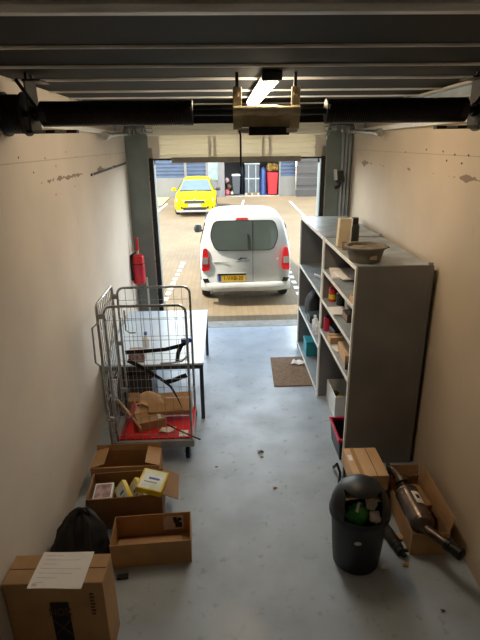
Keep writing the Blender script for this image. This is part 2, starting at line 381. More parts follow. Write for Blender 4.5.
# horizontal tracks along the side walls: wide upper channel and slim lower one
for x0, ya, x1, yb, s in ((xl(3.6)+.05, 3.6, xl(7.6)+.05, 7.6, 1), (xr(3.6)-.06, 3.6, xr(7.6)-.06, 7.6, -1)):
    if s < 0:
        m_ = MB()
        m_.prism([(x0+.03, ya, 3.30), (x0+.036, ya, 3.30), (x0+.036, ya, 3.38), (x0+.03, ya, 3.38)], (x1-x0, yb-ya, 0))
        m_.prism([(x0-.03, ya, 3.295), (x0+.036, ya, 3.295), (x0+.036, ya, 3.303), (x0-.03, ya, 3.303)], (x1-x0, yb-ya, 0))
        m_.prism([(x0-.03, ya, 3.377), (x0+.036, ya, 3.377), (x0+.036, ya, 3.385), (x0-.03, ya, 3.385)], (x1-x0, yb-ya, 0))
        m_.build('horizontal_track', M['galv_dull'], door)
    m_ = MB(); m_.prism([(x0-.02, ya, 3.13), (x0+.02, ya, 3.13), (x0+.02, ya, 3.175), (x0-.02, ya, 3.175)], (x1-x0, yb-ya, 0))
    m_.build('lower_track', M['white'], door, bevel=.004)
    for y in (5.2, 6.9):
        xx = x0+(x1-x0)*(y-ya)/(yb-ya)
        m_ = MB(); m_.bx(xx-.012, xx+.012, y-.02, y+.02, 3.17, ZC); m_.build('track_hanger', M['galv_dull'], door)
# loop handles / bumper springs at the far ends of the lower tracks
for x, s in ((-1.25, 1), (1.78, -1)):
    m_ = MB(); m_.box((x-.02*s, YF-.25, 3.20), (.30, .05, .045)); m_.box((x-.05*s, YF-.27, 3.19), (.10, .09, .10)); m_.box((x+.06*s, YF-.27, 3.21), (.05, .07, .07))
    m_.build('track_bracket', M['galv'], door, bevel=.005)
    m_ = MB(); xa = x-.06*s; m_.tube([(xa, 5.95, 3.105), (xa+.02*s, 7.3, 3.15)], .026, 12); m_.tube([(xa, 5.90, 3.103), (xa, 6.0, 3.106)], .045, 14)
    m_.box((xa+.02*s, 7.2, 3.16), (.07, .12, .09))
    m_.build('track_bumper', M['galv'], door, smooth=True)
    m_ = MB(); c0 = x+.17*s
    m_.tube([(c0-.085, YF-.27, 3.165), (c0-.085, YF-.27, 3.225), (c0+.085, YF-.27, 3.225), (c0+.085, YF-.27, 3.165)], .011, 8, closed=True)
    m_.build('loop_handle', M['galv'], door, smooth=True)

# ---- torsion spring shaft across the room
SY, SZ = 3.36, 3.19
ts = thing('torsion_spring_shaft', 'black torsion springs on a steel shaft spanning the room below the ceiling', 'spring shaft', (.2, SY, SZ))
b = MB(); b.tube([(xl(SY)+.01, SY, SZ), (xr(SY)-.06, SY, SZ)], .02, 14); b.build('shaft', M['darksteel'], ts, smooth=True)
def coil(xa, xb, r, wire=.0065):
    n = int((xb-xa)/(wire*2.1)); pts = []; per = 12
    for i in range(n*per+1):
        a = 2*PI*i/per; pts.append((xa+(xb-xa)*i/(n*per), SY+r*math.cos(a), SZ+r*math.sin(a)))
    m_ = MB(); m_.tube(pts, wire, 5); return m_
for xa, xb in ((-1.10, -.20), (.70, 1.56)):
    o = coil(xa, xb, .070).build('torsion_spring', M['spring'], ts, smooth=True, ang=80)
    m_ = MB(); m_.tube([(xa+.01, SY, SZ), (xb-.01, SY, SZ)], .060, 16); m_.build('spring_core', M['spring'], o, smooth=True)
    for xe in (xa, xb):
        m_ = MB(); m_.tube([(xe-.025, SY, SZ), (xe+.025, SY, SZ)], .076, 18); m_.box((xe, SY-.074, SZ+.02), (.03, .03, .03)); m_.build('spring_cone', M['darksteel'], ts, smooth=True, bevel=.003)
for x, s in ((-1.285, 1), (1.735, -1)):
    m_ = MB(); pr = [(.02, -.06), (.13, -.07), (.13, -.055)] + [(.110 if k % 2 else .116, -.055+.11*k/12) for k in range(13)] + [(.13, .055), (.13, .07), (.02, .06)]
    m_.lathe(pr, (x, SY, SZ), 28, Matrix.Rotation(PI/2, 4, 'Y')); m_.build('cable_drum', M['spring'], ts, smooth=True)
for x, s in ((-1.175, 1), (1.66, -1)):
    m_ = MB(); m_.box((x, SY, SZ+.04), (.012, .19, .30)); m_.box((x+.04*s, SY, SZ+.185), (.11, .19, .012))
    for dy in (-.06, .06): m_.tube([(x, SY+dy, SZ+.18), (x, SY+dy*.7, ZC)], .012, 8)
    m_.tube([(x-.03, SY, SZ), (x+.03, SY, SZ)], .042, 16); m_.box((x+.1*s, SY-.03, SZ-.105), (.34, .06, .02)); m_.tube([(x-.05*s, SY-.09, SZ+.19), (x+.06*s, SY-.1, SZ+.02)], .012, 8)
    m_.build('end_bracket', M['darksteel'], ts, bevel=.003)
    for k in range(2):
        m_ = MB(); m_.box((x+(.04+.13*k)*s, SY-.062, SZ-.104), (.07, .006, .014)); L(m_.build('bracket_plate', M['galv'], ts), 'bright plate under the end bracket')
# centre bracket
for x in (.108, .478):
    m_ = MB(); m_.box((x, SY-.02, SZ+.02), (.055, .012, .25)); m_.box((x+.025, SY+.03, SZ+.02), (.01, .10, .25))
    for dz in (-.07, .1): m_.tube([(x, SY-.04, SZ+dz), (x, SY-.02, SZ+dz)], .014, 6)
    m_.build('bearing_plate', M['brass'], ts, bevel=.003)
    m_ = MB(); m_.bx(x-.01, x+.01, SY, SY+.012, SZ+.1, ZC); m_.build('ceiling_hanger', M['darksteel'], ts)
b = MB(); b.tube([(.085, SY-.05, SZ+.005), (.505, SY-.05, SZ+.005)], .026, 16); b.tube([(.235, SY-.05, SZ+.005), (.365, SY-.05, SZ+.005)], .032, 16); b.build('shaft_coupler', M['brass'], ts, smooth=True)
b = MB(); b.box((.295, SY+.02, SZ-.045), (.37, .03, .09)); b.build('bracket_bar', M['brass'], ts, bevel=.004)
b = MB(); b.box((.31, SY-.02, SZ-.115), (.26, .05, .05)); b.build('lower_profile', M['darksteel'], ts, bevel=.004)
for x in (.145, .455):
    m_ = MB(); m_.box((x, SY-.05, SZ-.112), (.07, .006, .028)); L(m_.build('type_plate', M['white'], ts), 'small white plate under the centre bracket')
b = MB(); b.bx(-.19, .69, SY+.085, SY+.12, 3.128, 3.165); b.bx(-.19, .69, SY+.115, SY+.12, 3.165, 3.24); b.build('angle_bar', M['darksteel'], ts)
# pull cord with its rod
b = MB(); b.tube([(.118, SY-.07, SZ-.11), (.125, SY-.07, SZ-.14), (.125, SY-.07, 2.86)], .006, 8)
tag(b.build('pull_cord', M['darksteel'], smooth=True, origin=(.12, SY-.07, SZ-.11)), 'dark pull cord hanging from the centre bracket of the shaft', 'cord')

# ---- strip lamp
lx = .32; LY0, LY1 = 3.30, 5.2
ZL = 3.388
lamp = thing('ceiling_lamp', 'lit strip lamp under the dark ceiling with warm yellow light', 'lamp', (lx, LY0, ZL))
b = MB(); b.prism([(lx-.05, LY0, ZL+.026), (lx-.062, LY0, ZL), (lx+.062, LY0, ZL), (lx+.05, LY0, ZL+.026)], (0, LY1-LY0, 0)); b.build('housing', M['lamp_housing'], lamp, bevel=.006)
pr = [(.055*math.cos(a), -.05*math.sin(a)) for a in [PI*k/10 for k in range(11)]]
b = MB(); b.prism([(lx+p[0], LY0+.02, ZL+p[1]) for p in pr], (0, LY1-LY0-.04, 0)); b.build('diffuser', M['lamp'], lamp, smooth=True)
for y in (LY0-.02, LY1+.02):
    m_ = MB(); m_.bx(lx-.064, lx+.064, y-.03, y+.03, ZL-.03, ZL+.028); L(m_.build('end_cap', M['black'], lamp, bevel=.012), 'black end cap of the lamp')
for y in (LY0+.3, LY1-.3):
    m_ = MB(); m_.bx(lx-.02, lx+.02, y-.02, y+.02, ZL+.02, ZC); m_.build('lamp_hanger', M['darksteel'], lamp)

# ------------------------------------------------------------------ wall things by the door
fe = thing('fire_extinguisher', 'red fire extinguisher hanging on the left wall beside the grey post', 'fire extinguisher', (-1.33, 7.45, .92))
cx, cy = -1.335, 7.45
b = MB(); b.lathe([(.0, .94), (.075, .94), (.098, .96), (.098, 1.36), (.092, 1.39), (.06, 1.405), (.028, 1.41), (.0, 1.41)], (cx, cy, 0), 24); b.build('cylinder', M['red'], fe, smooth=True)
b = MB(); b.tube([(cx, cy, 1.40), (cx, cy, 1.47)], .026, 12); b.build('valve', M['brass'], fe, smooth=True)
b = MB(); b.box((cx+.01, cy-.03, 1.48), (.035, .12, .02)); b.box((cx+.01, cy+.0, 1.57), (.035, .03, .20), rx=.15); b.build('handle', M['red'], fe, bevel=.005)
b = MB(); b.tube([(cx-.02, cy, 1.44), (cx-.06, cy-.06, 1.42), (cx-.085, cy-.075, 1.3), (cx-.085, cy-.075, 1.05)], .014, 8); b.build('hose', M['black'], fe, smooth=True)
b = MB(); b.lathe([(.0, 1.02), (.026, 1.02), (.016, 1.16), (.0, 1.16)], (cx-.085, cy-.075, 0), 12); b.build('horn', M['black'], fe, smooth=True)
b = MB(); b.box((-1.436, cy, 1.2), (.024, .1, .4)); b.lathe([(.099, 1.26), (.102, 1.26), (.102, 1.275), (.099, 1.275), (.099, 1.26)], (cx, cy, 0), 24); b.build('bracket', M['darksteel'], fe)
b = MB(); b.lathe([(.0986, 1.10), (.0993, 1.10), (.0993, 1.22), (.0986, 1.22)], (cx, cy, 0), 24); L(b.build('label_band', M['crimson'], fe, smooth=True), 'printed band round the extinguisher')
b = MB(); b.tube([(-1.25, 7.70, .0), (-1.275, 7.79, .95)], .016, 10)
tag(b.build('white_rod', M['white'], smooth=True, origin=(-1.25, 7.70, 0)), 'thin white rod leaning against the grey post under the fire extinguisher', 'rod')
dl = thing('door_lock', 'black door bolt with a white face on the grey right-hand post', 'lock', (1.80, 7.80, 2.48))
b = MB(); b.box((1.835, 7.80, 2.50), (.13, .09, .17), ry=-.2); b.build('lock_body', M['black'], dl, bevel=.008)
b = MB(); b.box((1.765, 7.775, 2.53), (.045, .06, .16), ry=-.1); L(b.build('face_plate', M['white'], dl, bevel=.005), 'white face plate')
b = MB(); b.tube([(1.86, 7.79, 2.43), (1.82, 7.75, 2.36), (1.76, 7.75, 2.33)], .025, 10); b.build('lever', M['darksteel'], dl, smooth=True)

# ------------------------------------------------------------------ cartons
def carton(name, label, cat, x, y, rz, w, d, h, m, flaps=(), group=None, z=0, t=.006):
    """open carton: body with wall thickness; flaps: (side, length, angle from vertical outward in degrees)"""
    o = thing(name, label, cat, (x, y, z), rz, group)
    b = MB(); a, c = w/2, d/2
    b.bx(-a, a, -c, c, 0, t); b.bx(-a, a, -c, -c+t, t, h); b.bx(-a, a, c-t, c, t, h); b.bx(-a, -a+t, -c+t, c-t, t, h); b.bx(a-t, a, -c+t, c-t, t, h)
    b.build('carton_body', m, o, world=False)
    for side, ln, ang in flaps:
        A = math.radians(ang); k = MB()
        n = {'n': (0, 1), 's': (0, -1), 'e': (1, 0), 'w': (-1, 0)}[side]
        u = Vector((n[0], n[1], 0)); p = Vector((n[0]*a, n[1]*c, h)); tv = Vector((-n[1], n[0], 0)); half = (a if n[0] == 0 else c) - .004
        dr = u*math.sin(A) + Vector((0, 0, math.cos(A))); nr = dr.cross(tv)*.005
        k.prism([p+tv*half, p-tv*half, p-tv*half*.985+dr*ln, p+tv*half*.985+dr*ln], nr)
        k.build('flap', m, o, world=False)
    return o

# big tall carton, bottom left
bc = thing('closed_carton', 'tall closed brown carton with a sheet of paper on top, nearest on the left', 'cardboard box', (-1.04, 2.265, 0), -.02)
W, D, H = .585, .215, .61
b = MB(); b.bx(-W/2, W/2, -D/2, D/2, 0, H); b.build('carton_body', M['card'], bc, world=False, bevel=.005)
b = MB(); b.bx(-W/2+.004, W/2-.004, -.003, .003, H, H+.0012); L(b.build('lid_seam', M['brownink'], bc, world=False), 'dark seam between the top flaps')
b = MB(); b.bx(-.125, -.095, -.02, .012, H, H+.0015); L(b.build('hand_hole', M['brownink'], bc, world=False), 'small dark print on the top')
FM = WM[bc.name]
b = MB(); b.bx(-.035, .075, -D/2-.0015, -D/2, .08, .465); L(b.build('printed_panel', M['ink'], bc, world=False), 'black printed rectangle on the front')
def face(x, z, rot=0): return FM @ Matrix.Translation((x, -D/2-.003, z)) @ Matrix.Rotation(PI/2, 4, 'X') @ Matrix.Rotation(rot, 4, 'Z')
L(text_mesh('lettering', 'NOX', .085, M['brownink'], bc, face(.02, .385), .0008, .7), 'brown letters on the black rectangle')
b = MB(); b.tube([(-.03, -D/2-.002, .20), (.07, -D/2-.002, .32)], .004, 6); b.tube([(-.03, -D/2-.002, .32), (.07, -D/2-.002, .20)], .004, 6); b.build('cross_mark', M['brownink'], bc, world=False)
for k in range(7):
    m_ = MB(); m_.bx(.205, .228+.006*(k % 2), -D/2-.0012, -D/2, .36+.026*k, .36+.026*k+.016)
    m_.build('print_line', M['brownink'], bc, world=False)
# sheet of paper lying on it
pp = thing('paper_sheet', 'white sheet of paper lying on the tall carton', 'paper', (-1.01, 2.265, .6125), -.045)
def ppf(u, v):
    return Vector((-.16+.315*u, -.145+.265*v, .002+.002*math.sin(5*u+3*v)+(.012*max(0, .12-v)/.12*0)))
b = MB(); b.grid(ppf, 14, 12); b.build('sheet', M['paper'], pp, world=False, solid=.001)
for k in range(7):
    m_ = MB(); w_ = [.10, .22, .08, .24, .20, .12, .05][k]; y_ = .09-.033*k
    m_.grid(lambda u, v: ppf((.03+u*w_)/.315, (y_+.145+v*.0035)/.265) + Vector((0, 0, .0012)), 6, 1); m_.build('print_line', M['greyink'], pp, world=False)
m_ = MB(); m_.grid(lambda u, v: ppf((.02+u*.03)/.315, (.012+v*.02)/.265)+Vector((0, 0, .0014)), 2, 2); m_.build('stamp', M['greyink'], pp, world=False)
# open carton right of it
oc = carton('open_carton', 'empty open low brown carton with a printed label inside, right of the black bag', 'cardboard box', -.605, 2.99, .055, .60, .305, .215, M['card'])
b = MB(); b.bx(.075, .235, .142, .1462, .055, .185); L(b.build('label', M['greyink'], oc, world=False), 'grey printed label inside the carton')
b = MB(); b.bx(.155, .185, .1405, .142, .145, .178); b.bx(.17, .225, .1405, .142, .075, .125); b.bx(.16, .20, .1405, .142, .12, .15); b.lathe([(0, -.001), (.018, -.001), (.018, .001), (0, .001)], (.205, .141, .155), 12, Matrix.Rotation(PI/2, 4, 'X')); L(b.build('label_print', M['ink'], oc, world=False), 'black pictogram on the label')
b = MB(); b.box((-.03, -.02, .02), (.5, .24, .012), rx=.05); L(b.build('bottom_flap', M['card_light'], oc, world=False), 'pale inner bottom flap')
# carton with yellow packs
yc = carton('open_carton', 'open brown carton holding yellow packs, left of the red-based roll cage foreground', 'cardboard box', -.865, 3.40, .06, .60, .335, .315, M['card_dark'],
            flaps=(('e', .15, 118), ('s', .16, 178), ('w', .14, 172)))
yc['label'] = 'open brown carton filled with yellow and white packs'
def pack(x, y, z, d, rz, rx, ry, label, top=True):
    o = bpy.data.objects.new('yellow_pack', None); COL.objects.link(o); o.location = (x, y, z); o.rotation_euler = (rx, ry, rz)
    WM[o.name] = Matrix.Translation((x, y, z)) @ o.rotation_euler.to_matrix().to_4x4()
    tag(o, label, 'package', 'packs in the open carton')
    m_ = MB(); m_.box((0, 0, 0), d); m_.build('pack_body', M['yellow'], o, world=False, bevel=.004)
    m_ = MB(); m_.box((0, 0, d[2]/2+.0006), (d[0]*.86, d[1]*.9, .001)); L(m_.build('label', M['palelabel'], o, world=False), 'pale printed label')
    m_ = MB(); m_.box((.01, .012, d[2]/2+.0016), (d[0]*.42, .022, .001)); m_.box((-.01, -.03, d[2]/2+.0016), (d[0]*.5, .008, .001)); L(m_.build('print', M['bluelabel'], o, world=False), 'blue print on the label')
    return o
pack(-.635, 3.345, .365, (.215, .225, .055), -.18, .10, .16, 'yellow pack with a large white label lying topmost on the filled carton')
pack(-.885, 3.36, .235, (.13, .21, .045), .1, .5, -.95, 'yellow pack standing on edge nearest the white flat pack in the filled carton')
pack(-.775, 3.38, .24, (.13, .21, .045), .1, .5, -1.0, 'yellow pack standing on edge, directly left of the large white-labelled pack')
o = thing('white_pack', 'white flat pack at the left end of the filled carton', 'package', (-1.055, 3.36, .255), .08, 'packs in the open carton')
b = MB(); b.box((0, 0, 0), (.155, .21, .05)); b.build('pack_body', M['white'], o, world=False, bevel=.006)
b = MB(); b.box((0, 0, .0258), (.13, .17, .0015)); b.build('label', M['pinkbox'], o, world=False)
o = thing('folded_carton', 'folded brown packing filling the bottom of the filled carton', 'cardboard', (-.865, 3.40, .008), .06)
b = MB(); b.bx(-.28, .28, -.15, .15, 0, .17); b.build('packing', M['card_dark'], o, world=False, bevel=.01)
# carton behind, back wall up
rc = carton('open_carton', 'open empty brown carton standing behind the one with yellow packs', 'cardboard box', -.945, 3.84, .02, .62, .27, .26, M['card'],
            flaps=(('n', .055, 8), ('e', .13, -75), ('w', .13, -75), ('s', .13, 172)))
# black bag against the wall
def bagf(u, v):
    a = 2*PI*u; ph = v
    r = (1-ph**2.2)**.55 if ph < 1 else 0
    n = noise.noise(Vector((math.cos(a)*1.6, math.sin(a)*1.6, ph*3+2)))*.16 + noise.noise(Vector((math.cos(a)*5, math.sin(a)*5, ph*8)))*.07
    lean = .04*ph
    R = max(.0, r*(1+n))
    x = -1.155+lean+math.cos(a)*.225*R; y = 2.87+.09*ph+math.sin(a)*.19*R
    return Vector((max(x, xl(y)+.008), y, .006+.43*ph*(1+.12*noise.noise(Vector((math.cos(a)*2, math.sin(a)*2, 5))))))
bg = thing('backpack', 'black crumpled bag slumped against the left wall between the cartons', 'bag', (-1.2, 2.86, 0))
b = MB(); b.grid(bagf, 48, 22); b.build('bag_body', M['fabric'], bg, smooth=True, ang=80)
for k, dx in enumerate((-.05, .07)):
    p = [Vector((-1.12+dx+.016*i, 2.93-.205*math.sin(.25+.36*i)-.016, .40-.055*i)) for i in range(7)]
    m_ = MB(); m_.ribbon(p, .035, .008, [(1, .1, .3)]*7); m_.build('shoulder_strap', M['strap'], bg, smooth=True)
b = MB(); b.tube([(-1.12, 2.95, .41), (-1.115, 2.95, .455), (-1.07, 2.95, .465), (-1.045, 2.95, .40)], .01, 8); b.build('grab_loop', M['strap'], bg, smooth=True)
# small lever of black plastic before the open carton and floor scraps
b = MB(); b.box((-.80, 2.735, .012), (.085, .035, .022), rz=.1); tag(b.build('plastic_clip', M['black'], bevel=.004, origin=(-.8, 2.735, 0)), 'small black plastic piece on the floor before the open low carton', 'clip')

# ------------------------------------------------------------------ roll cage
PX0, PX1, PY0, PY1, PT = -1.085, -.355, 4.13, 4.73, 1.65
rcg = thing('roll_container', 'galvanised roll cage trolley with a red base against the left wall', 'roll cage', (-.72, 4.43, 0))
b = MB()
b.bx(PX0-.03, PX1+.02, PY0-.02, PY0+.03, .17, .245); b.bx(PX0-.03, PX1+.02, PY1-.03, PY1+.02, .17, .245); b.bx(PX0-.03, PX0+.02, PY0+.03, PY1-.03, .17, .245); b.bx(PX1-.03, PX1+.02, PY0+.03, PY1-.03, .17, .245)
b.bx(PX0, PX1, 4.40, 4.46, .17, .215)
b.build('base_frame', M['galv_dull'], rcg, bevel=.006)
b = MB(); b.bx(PX0+.0, PX1+.01, PY0+.012, PY1, .246, .262); L(b.build('base_board', M['redboard'], rcg, bevel=.004), 'bright red base board')
for x in (PX0+.06, PX1-.055):
    for y in (PY0+.07, PY1-.07):
        f = MB(); f.box((x, y, .16), (.09, .09, .012)); f.box((x-.03, y-.012, .115), (.006, .05, .09)); f.box((x+.03, y-.012, .115), (.006, .05, .09)); fo = f.build('caster', M['galv_dull'], rcg, bevel=.002)
        w = MB(); w.lathe([(.012, -.019), (.055, -.019), (.0625, -.012), (.0625, .012), (.055, .019), (.012, .019)], (x, y-.02, .0625), 22, Matrix.Rotation(PI/2, 4, 'Y')); w.build('wheel', M['rubber'], fo, smooth=True)
def arc(cx, cz, r, a0, a1, n=6): return [(cx+r*math.cos(a0+(a1-a0)*i/n), cz+r*math.sin(a0+(a1-a0)*i/n)) for i in range(n+1)]
def mesh_side(y):
    pts = [(PX0, .2)] + [(PX0, .9)] + arc(PX0+.07, PT-.07, .07, PI, PI/2) + arc(PX1-.07, PT-.07, .07, PI/2, 0) + [(PX1, .9), (PX1, .2)]
    m_ = MB(); m_.tube([(x, y, z) for x, z in pts], .0125, 10); fo = m_.build('side_panel', M['galv'], rcg, smooth=True)
    m_ = MB()
    for k in range(1, 9):
        x = PX0+(PX1-PX0)*k/9; m_.tube([(x, y, .25), (x+.002*(k % 3-1), y, .9), (x, y, PT-.006)], .0024, 5)
    for z in (.32, .52, .72, .92, 1.12, 1.32, 1.52): m_.tube([(PX0, y-.004, z), (PX1, y-.004, z)], .0026, 5)
    m_.build('wire_grid', M['galv'], fo, smooth=True)
mesh_side(PY0); mesh_side(PY1)
# back panel along the wall
bx_ = PX0-.055
pts = [(PY0-.02, .2)] + arc(PY0+.03, PT-.03, .05, PI, PI/2) + arc(PY1-.03, PT-.03, .05, PI/2, 0) + [(PY1+.02, .2)]
b = MB(); b.tube([(bx_, y, z) for y, z in pts], .0135, 10); bp = b.build('back_panel', M['galv'], rcg, smooth=True)
b = MB()
for k in range(1, 9): b.tube([(bx_, PY0+(PY1-PY0)*k/9, .25), (bx_, PY0+(PY1-PY0)*k/9, PT+.01)], .004, 5)
for z in (.35, .7, 1.05, 1.4, 1.56): b.ribbon([(bx_, PY0-.01, z), (bx_, PY1+.01, z)], .022, .006)
b.tube([(bx_+.006, PY0, .3), (bx_+.006, PY1, .85)], .005, 6); b.tube([(bx_+.006, PY1, .3), (bx_+.006, PY0, .85)], .005, 6)
b.tube([(bx_+.006, PY0, .85), (bx_+.006, PY1, 1.4)], .005, 6)
b.build('wire_grid', M['galv'], bp, smooth=True)
b = MB(); b.tube([(bx_-.005, PY0-.02, 1.50), (bx_-.055, PY0-.03, 1.46), (bx_-.06, PY0-.03, 1.12), (bx_-.005, PY0-.02, 1.06)], .009, 8); b.build('pull_handle', M['galv'], rcg, smooth=True)
for x, y in ((bx_+.03, PY0), (bx_+.03, PY1)):
    for z in (.5, 1.05, 1.56):
        m_ = MB(); m_.box((x, y, z), (.075, .035, .045)); m_.build('corner_clamp', M['galv_dull'], rcg, bevel=.004)
b = MB(); b.tube([(-1.03, PY1-.02, 1.42), (-1.03, PY1-.02, 1.20), (-.99, PY1-.02, 1.17), (-.93, PY1-.02, 1.17)], .008, 8); b.build('lower_loop', M['galv'], rcg, smooth=True)
# straps
def strap(pts, w=.045, twist=0):
    n = len(pts); ups = [(0.25*math.sin(twist*i), -.35+.2*math.cos(twist*i), 1) for i in range(n)]
    m_ = MB(); m_.ribbon(pts, w, .004, ups); return m_.build('strap', M['strap'], rcg, smooth=True)
s1 = strap([(-1.0, 4.45, 1.065), (-.8, 4.44, 1.075), (-.6, 4.44, 1.09), (-.45, 4.44, 1.125), (-.37, 4.45, 1.165)], .042)
b = MB(); b.box((-.385, 4.435, 1.185), (.11, .035, .04), ry=-.05); L(b.build('buckle', M['bluelabel'], s1, bevel=.004), 'blue strap buckle')
s2 = strap([(-.445, 4.44, 1.12), (-.475, 4.44, 1.05), (-.49, 4.44, .96)], .045)
s3 = strap([(-.985, 4.45, .975), (-.88, 4.45, .915), (-.76, 4.45, .83), (-.65, 4.45, .745), (-.57, 4.45, .665), (-.51, 4.45, .53), (-.465, 4.45, .40)], .045, .7)
s4 = strap([(-.62, 4.46, .715), (-.53, 4.46, .74), (-.45, 4.46, .775), (-.405, 4.46, .79)], .055, .3)
b = MB(); b.tube([(-.66, 4.46, .93), (-.55, 4.5, .915), (-.45, 4.5, .93), (-.385, 4.5, .99)], .01, 8); L(b.build('tension_cord', M['galv_dull'], rcg, smooth=True), 'grey cord looped at the open side')
# things lying in the cage
zb = .264
o = thing('small_carton', 'small open brown parcel with a white label in the roll cage', 'cardboard box', (-.80, 4.39, zb), .35)
b = MB(); b.bx(-.14, .14, -.10, .10, 0, .10); b.build('carton_body', M['card'], o, world=False, bevel=.004)
b = MB(); b.prism([(-.14, .1, .1), (.14, .1, .1), (.15, .2, .16), (-.13, .2, .16)], (0, -.003, .005)); b.build('flap', M['card_light'], o, world=False)
b = MB(); b.box((.09, -.02, .1015), (.035, .11, .002)); L(b.build('label', M['paper'], o, world=False), 'white label')
b = MB(); b.box((-.60, 4.585, .40), (.46, .30, .05), rz=.06, rx=.22); 
o = b.build('flattened_carton', M['card'], bevel=.004, origin=(-.6, 4.55, zb)); tag(o, 'flattened brown carton leaning at the back right of the roll cage', 'cardboard')
b = MB(); b.grid(lambda u, v: Vector((-1.0+.34*u, 4.5+.18*v, .40+.05*math.sin(6*u+2*v)*math.cos(4*v)+.07*v)), 16, 10)
tag(b.build('kraft_paper', M['card_light'], smooth=True, solid=.003, origin=(-.83, 4.6, .4)), 'crumpled pale brown kraft paper on top of the heap in the roll cage', 'paper')
b = MB(); b.box((-1.0, 4.61, .37), (.12, .2, .21), rz=.15, ry=.1)
tag(b.build('upright_carton', M['card_dark'], bevel=.005, origin=(-1, 4.61, zb)), 'dark brown carton in the back left corner of the roll cage', 'cardboard box')
b = MB(); b.grid(lambda u, v: Vector((-1.06+.15*v+.02*math.sin(5*u), 4.16+.20*u, .27+.30*v+.012*math.sin(9*u))), 12, 10)
tag(b.build('bubble_sheet', M['pinkwrap'], smooth=True, solid=.006, origin=(-1.0, 4.3, zb)), 'pink and red printed plastic sheet standing in the left of the roll cage', 'plastic sheet')
b = MB(); b.grid(lambda u, v: Vector((-.70+.15*u+.03*v, 4.22+.09*v, .27+.018*math.sin(7*u)*math.sin(3*v+.4)+.012)), 10, 6)
tag(b.build('crumpled_paper', M['paper'], smooth=True, solid=.002, origin=(-.63, 4.26, zb)), 'crumpled white paper on the red base of the roll cage', 'paper')
b = MB(); b.bx(-.49, -.40, 4.16, 4.27, .2635, .2655)
tag(b.build('white_label', M['paper'], origin=(-.44, 4.2, .2635)), 'white label stuck at the front right corner of the red base', 'label')
b = MB(); b.tube([(-1.10, 4.38, .56), (-1.0, 4.28, .50), (-.86, 4.17, .36)], .012, 8)
tag(b.build('wood_strip', M['wood'], smooth=True, origin=(-1.0, 4.3, .4)), 'pale wooden strip lying across the left of the roll cage', 'stick')
b = MB(); b.tube([(-.62, 4.28, .335), (-.46, 4.18, .305), (-.27, 4.075, .275)], .008, 8)
tag(b.build('dark_rod', M['brownink'], smooth=True, origin=(-.45, 4.18, .3)), 'thin dark rod poking out of the front right corner of the roll cage', 'rod')

# ------------------------------------------------------------------ table behind the cage
TX0, TX1, TY0, TY1, TZ = -1.385, -.25, 4.90, 6.74, .716
tb = thing('work_table', 'long table with pale blue-grey top and dark legs along the left wall', 'table', (-.84, 5.8, 0))
b = MB(); b.bx(TX0, TX1, TY0, TY1, TZ-.025, TZ); b.build('tabletop', M['tabletop'], tb, bevel=.004)
b = MB()
b.bx(TX0+.02, TX1-.01, TY0+.005, TY0+.04, TZ-.07, TZ-.026); b.bx(TX0+.02, TX1-.01, TY1-.04, TY1-.005, TZ-.07, TZ-.026); b.bx(TX1-.045, TX1-.01, TY0+.04, TY1-.04, TZ-.07, TZ-.026); b.bx(TX0+.02, TX0+.055, TY0+.04, TY1-.04, TZ-.07, TZ-.026)
b.build('frame', M['tableleg'], tb)
for x in (TX0+.045, TX1-.03):
    for y in (TY0+.025, TY1-.025):
        m_ = MB(); m_.bx(x-.021, x+.021, y-.021, y+.021, 0, TZ-.026); m_.build('leg', M['tableleg'], tb, bevel=.003)
o = thing('printed_box', 'pink and grey printed box standing on the near left of the table', 'box', (-1.0, 5.02, TZ), .03)
b = MB(); b.bx(-.085, .085, -.07, .07, 0, .13); b.build('box_body', M['pinkbox'], o, world=False, bevel=.004)
b = MB(); b.bx(-.08, .08, -.004, .004, .13, .1312); b.build('lid_seam', M['paper'], o, world=False)
o = thing('spray_bottle', 'small clear bottle with a blue cap on the table behind the printed box', 'bottle', (-.95, 5.38, TZ))
b = MB(); b.lathe([(0, 0), (.036, 0), (.038, .02), (.038, .12), (.016, .15), (.014, .165), (0, .165)], (-.95, 5.38, TZ), 18); b.build('bottle_body', M['white'], o, smooth=True)
b = MB(); b.lathe([(0, .165), (.018, .165), (.018, .20), (0, .20)], (-.95, 5.38, TZ), 14); L(b.build('cap', M['bluelabel'], o, smooth=True), 'blue cap')
o = thing('storage_crate', 'dark grey crate on the floor under the near end of the table', 'crate', (-1.05, 5.22, 0))
b = MB(); b.bx(-1.26, -.86, 5.02, 5.42, 0, .02); b.bx(-1.26, -.86, 5.02, 5.035, .02, .52); b.bx(-1.26, -.86, 5.405, 5.42, .02, .52); b.bx(-1.26, -1.245, 5.035, 5.405, .02, .52); b.bx(-.875, -.86, 5.035, 5.405, .02, .52); b.build('crate_body', M['greycrate'], o, bevel=.004)
b = MB(); b.tube([(-1.28, 5.0, .515), (-.84, 5.0, .515), (-.84, 5.44, .515), (-1.28, 5.44, .515)], .014, 8, closed=True); b.build('rim', M['greycrate'], o)

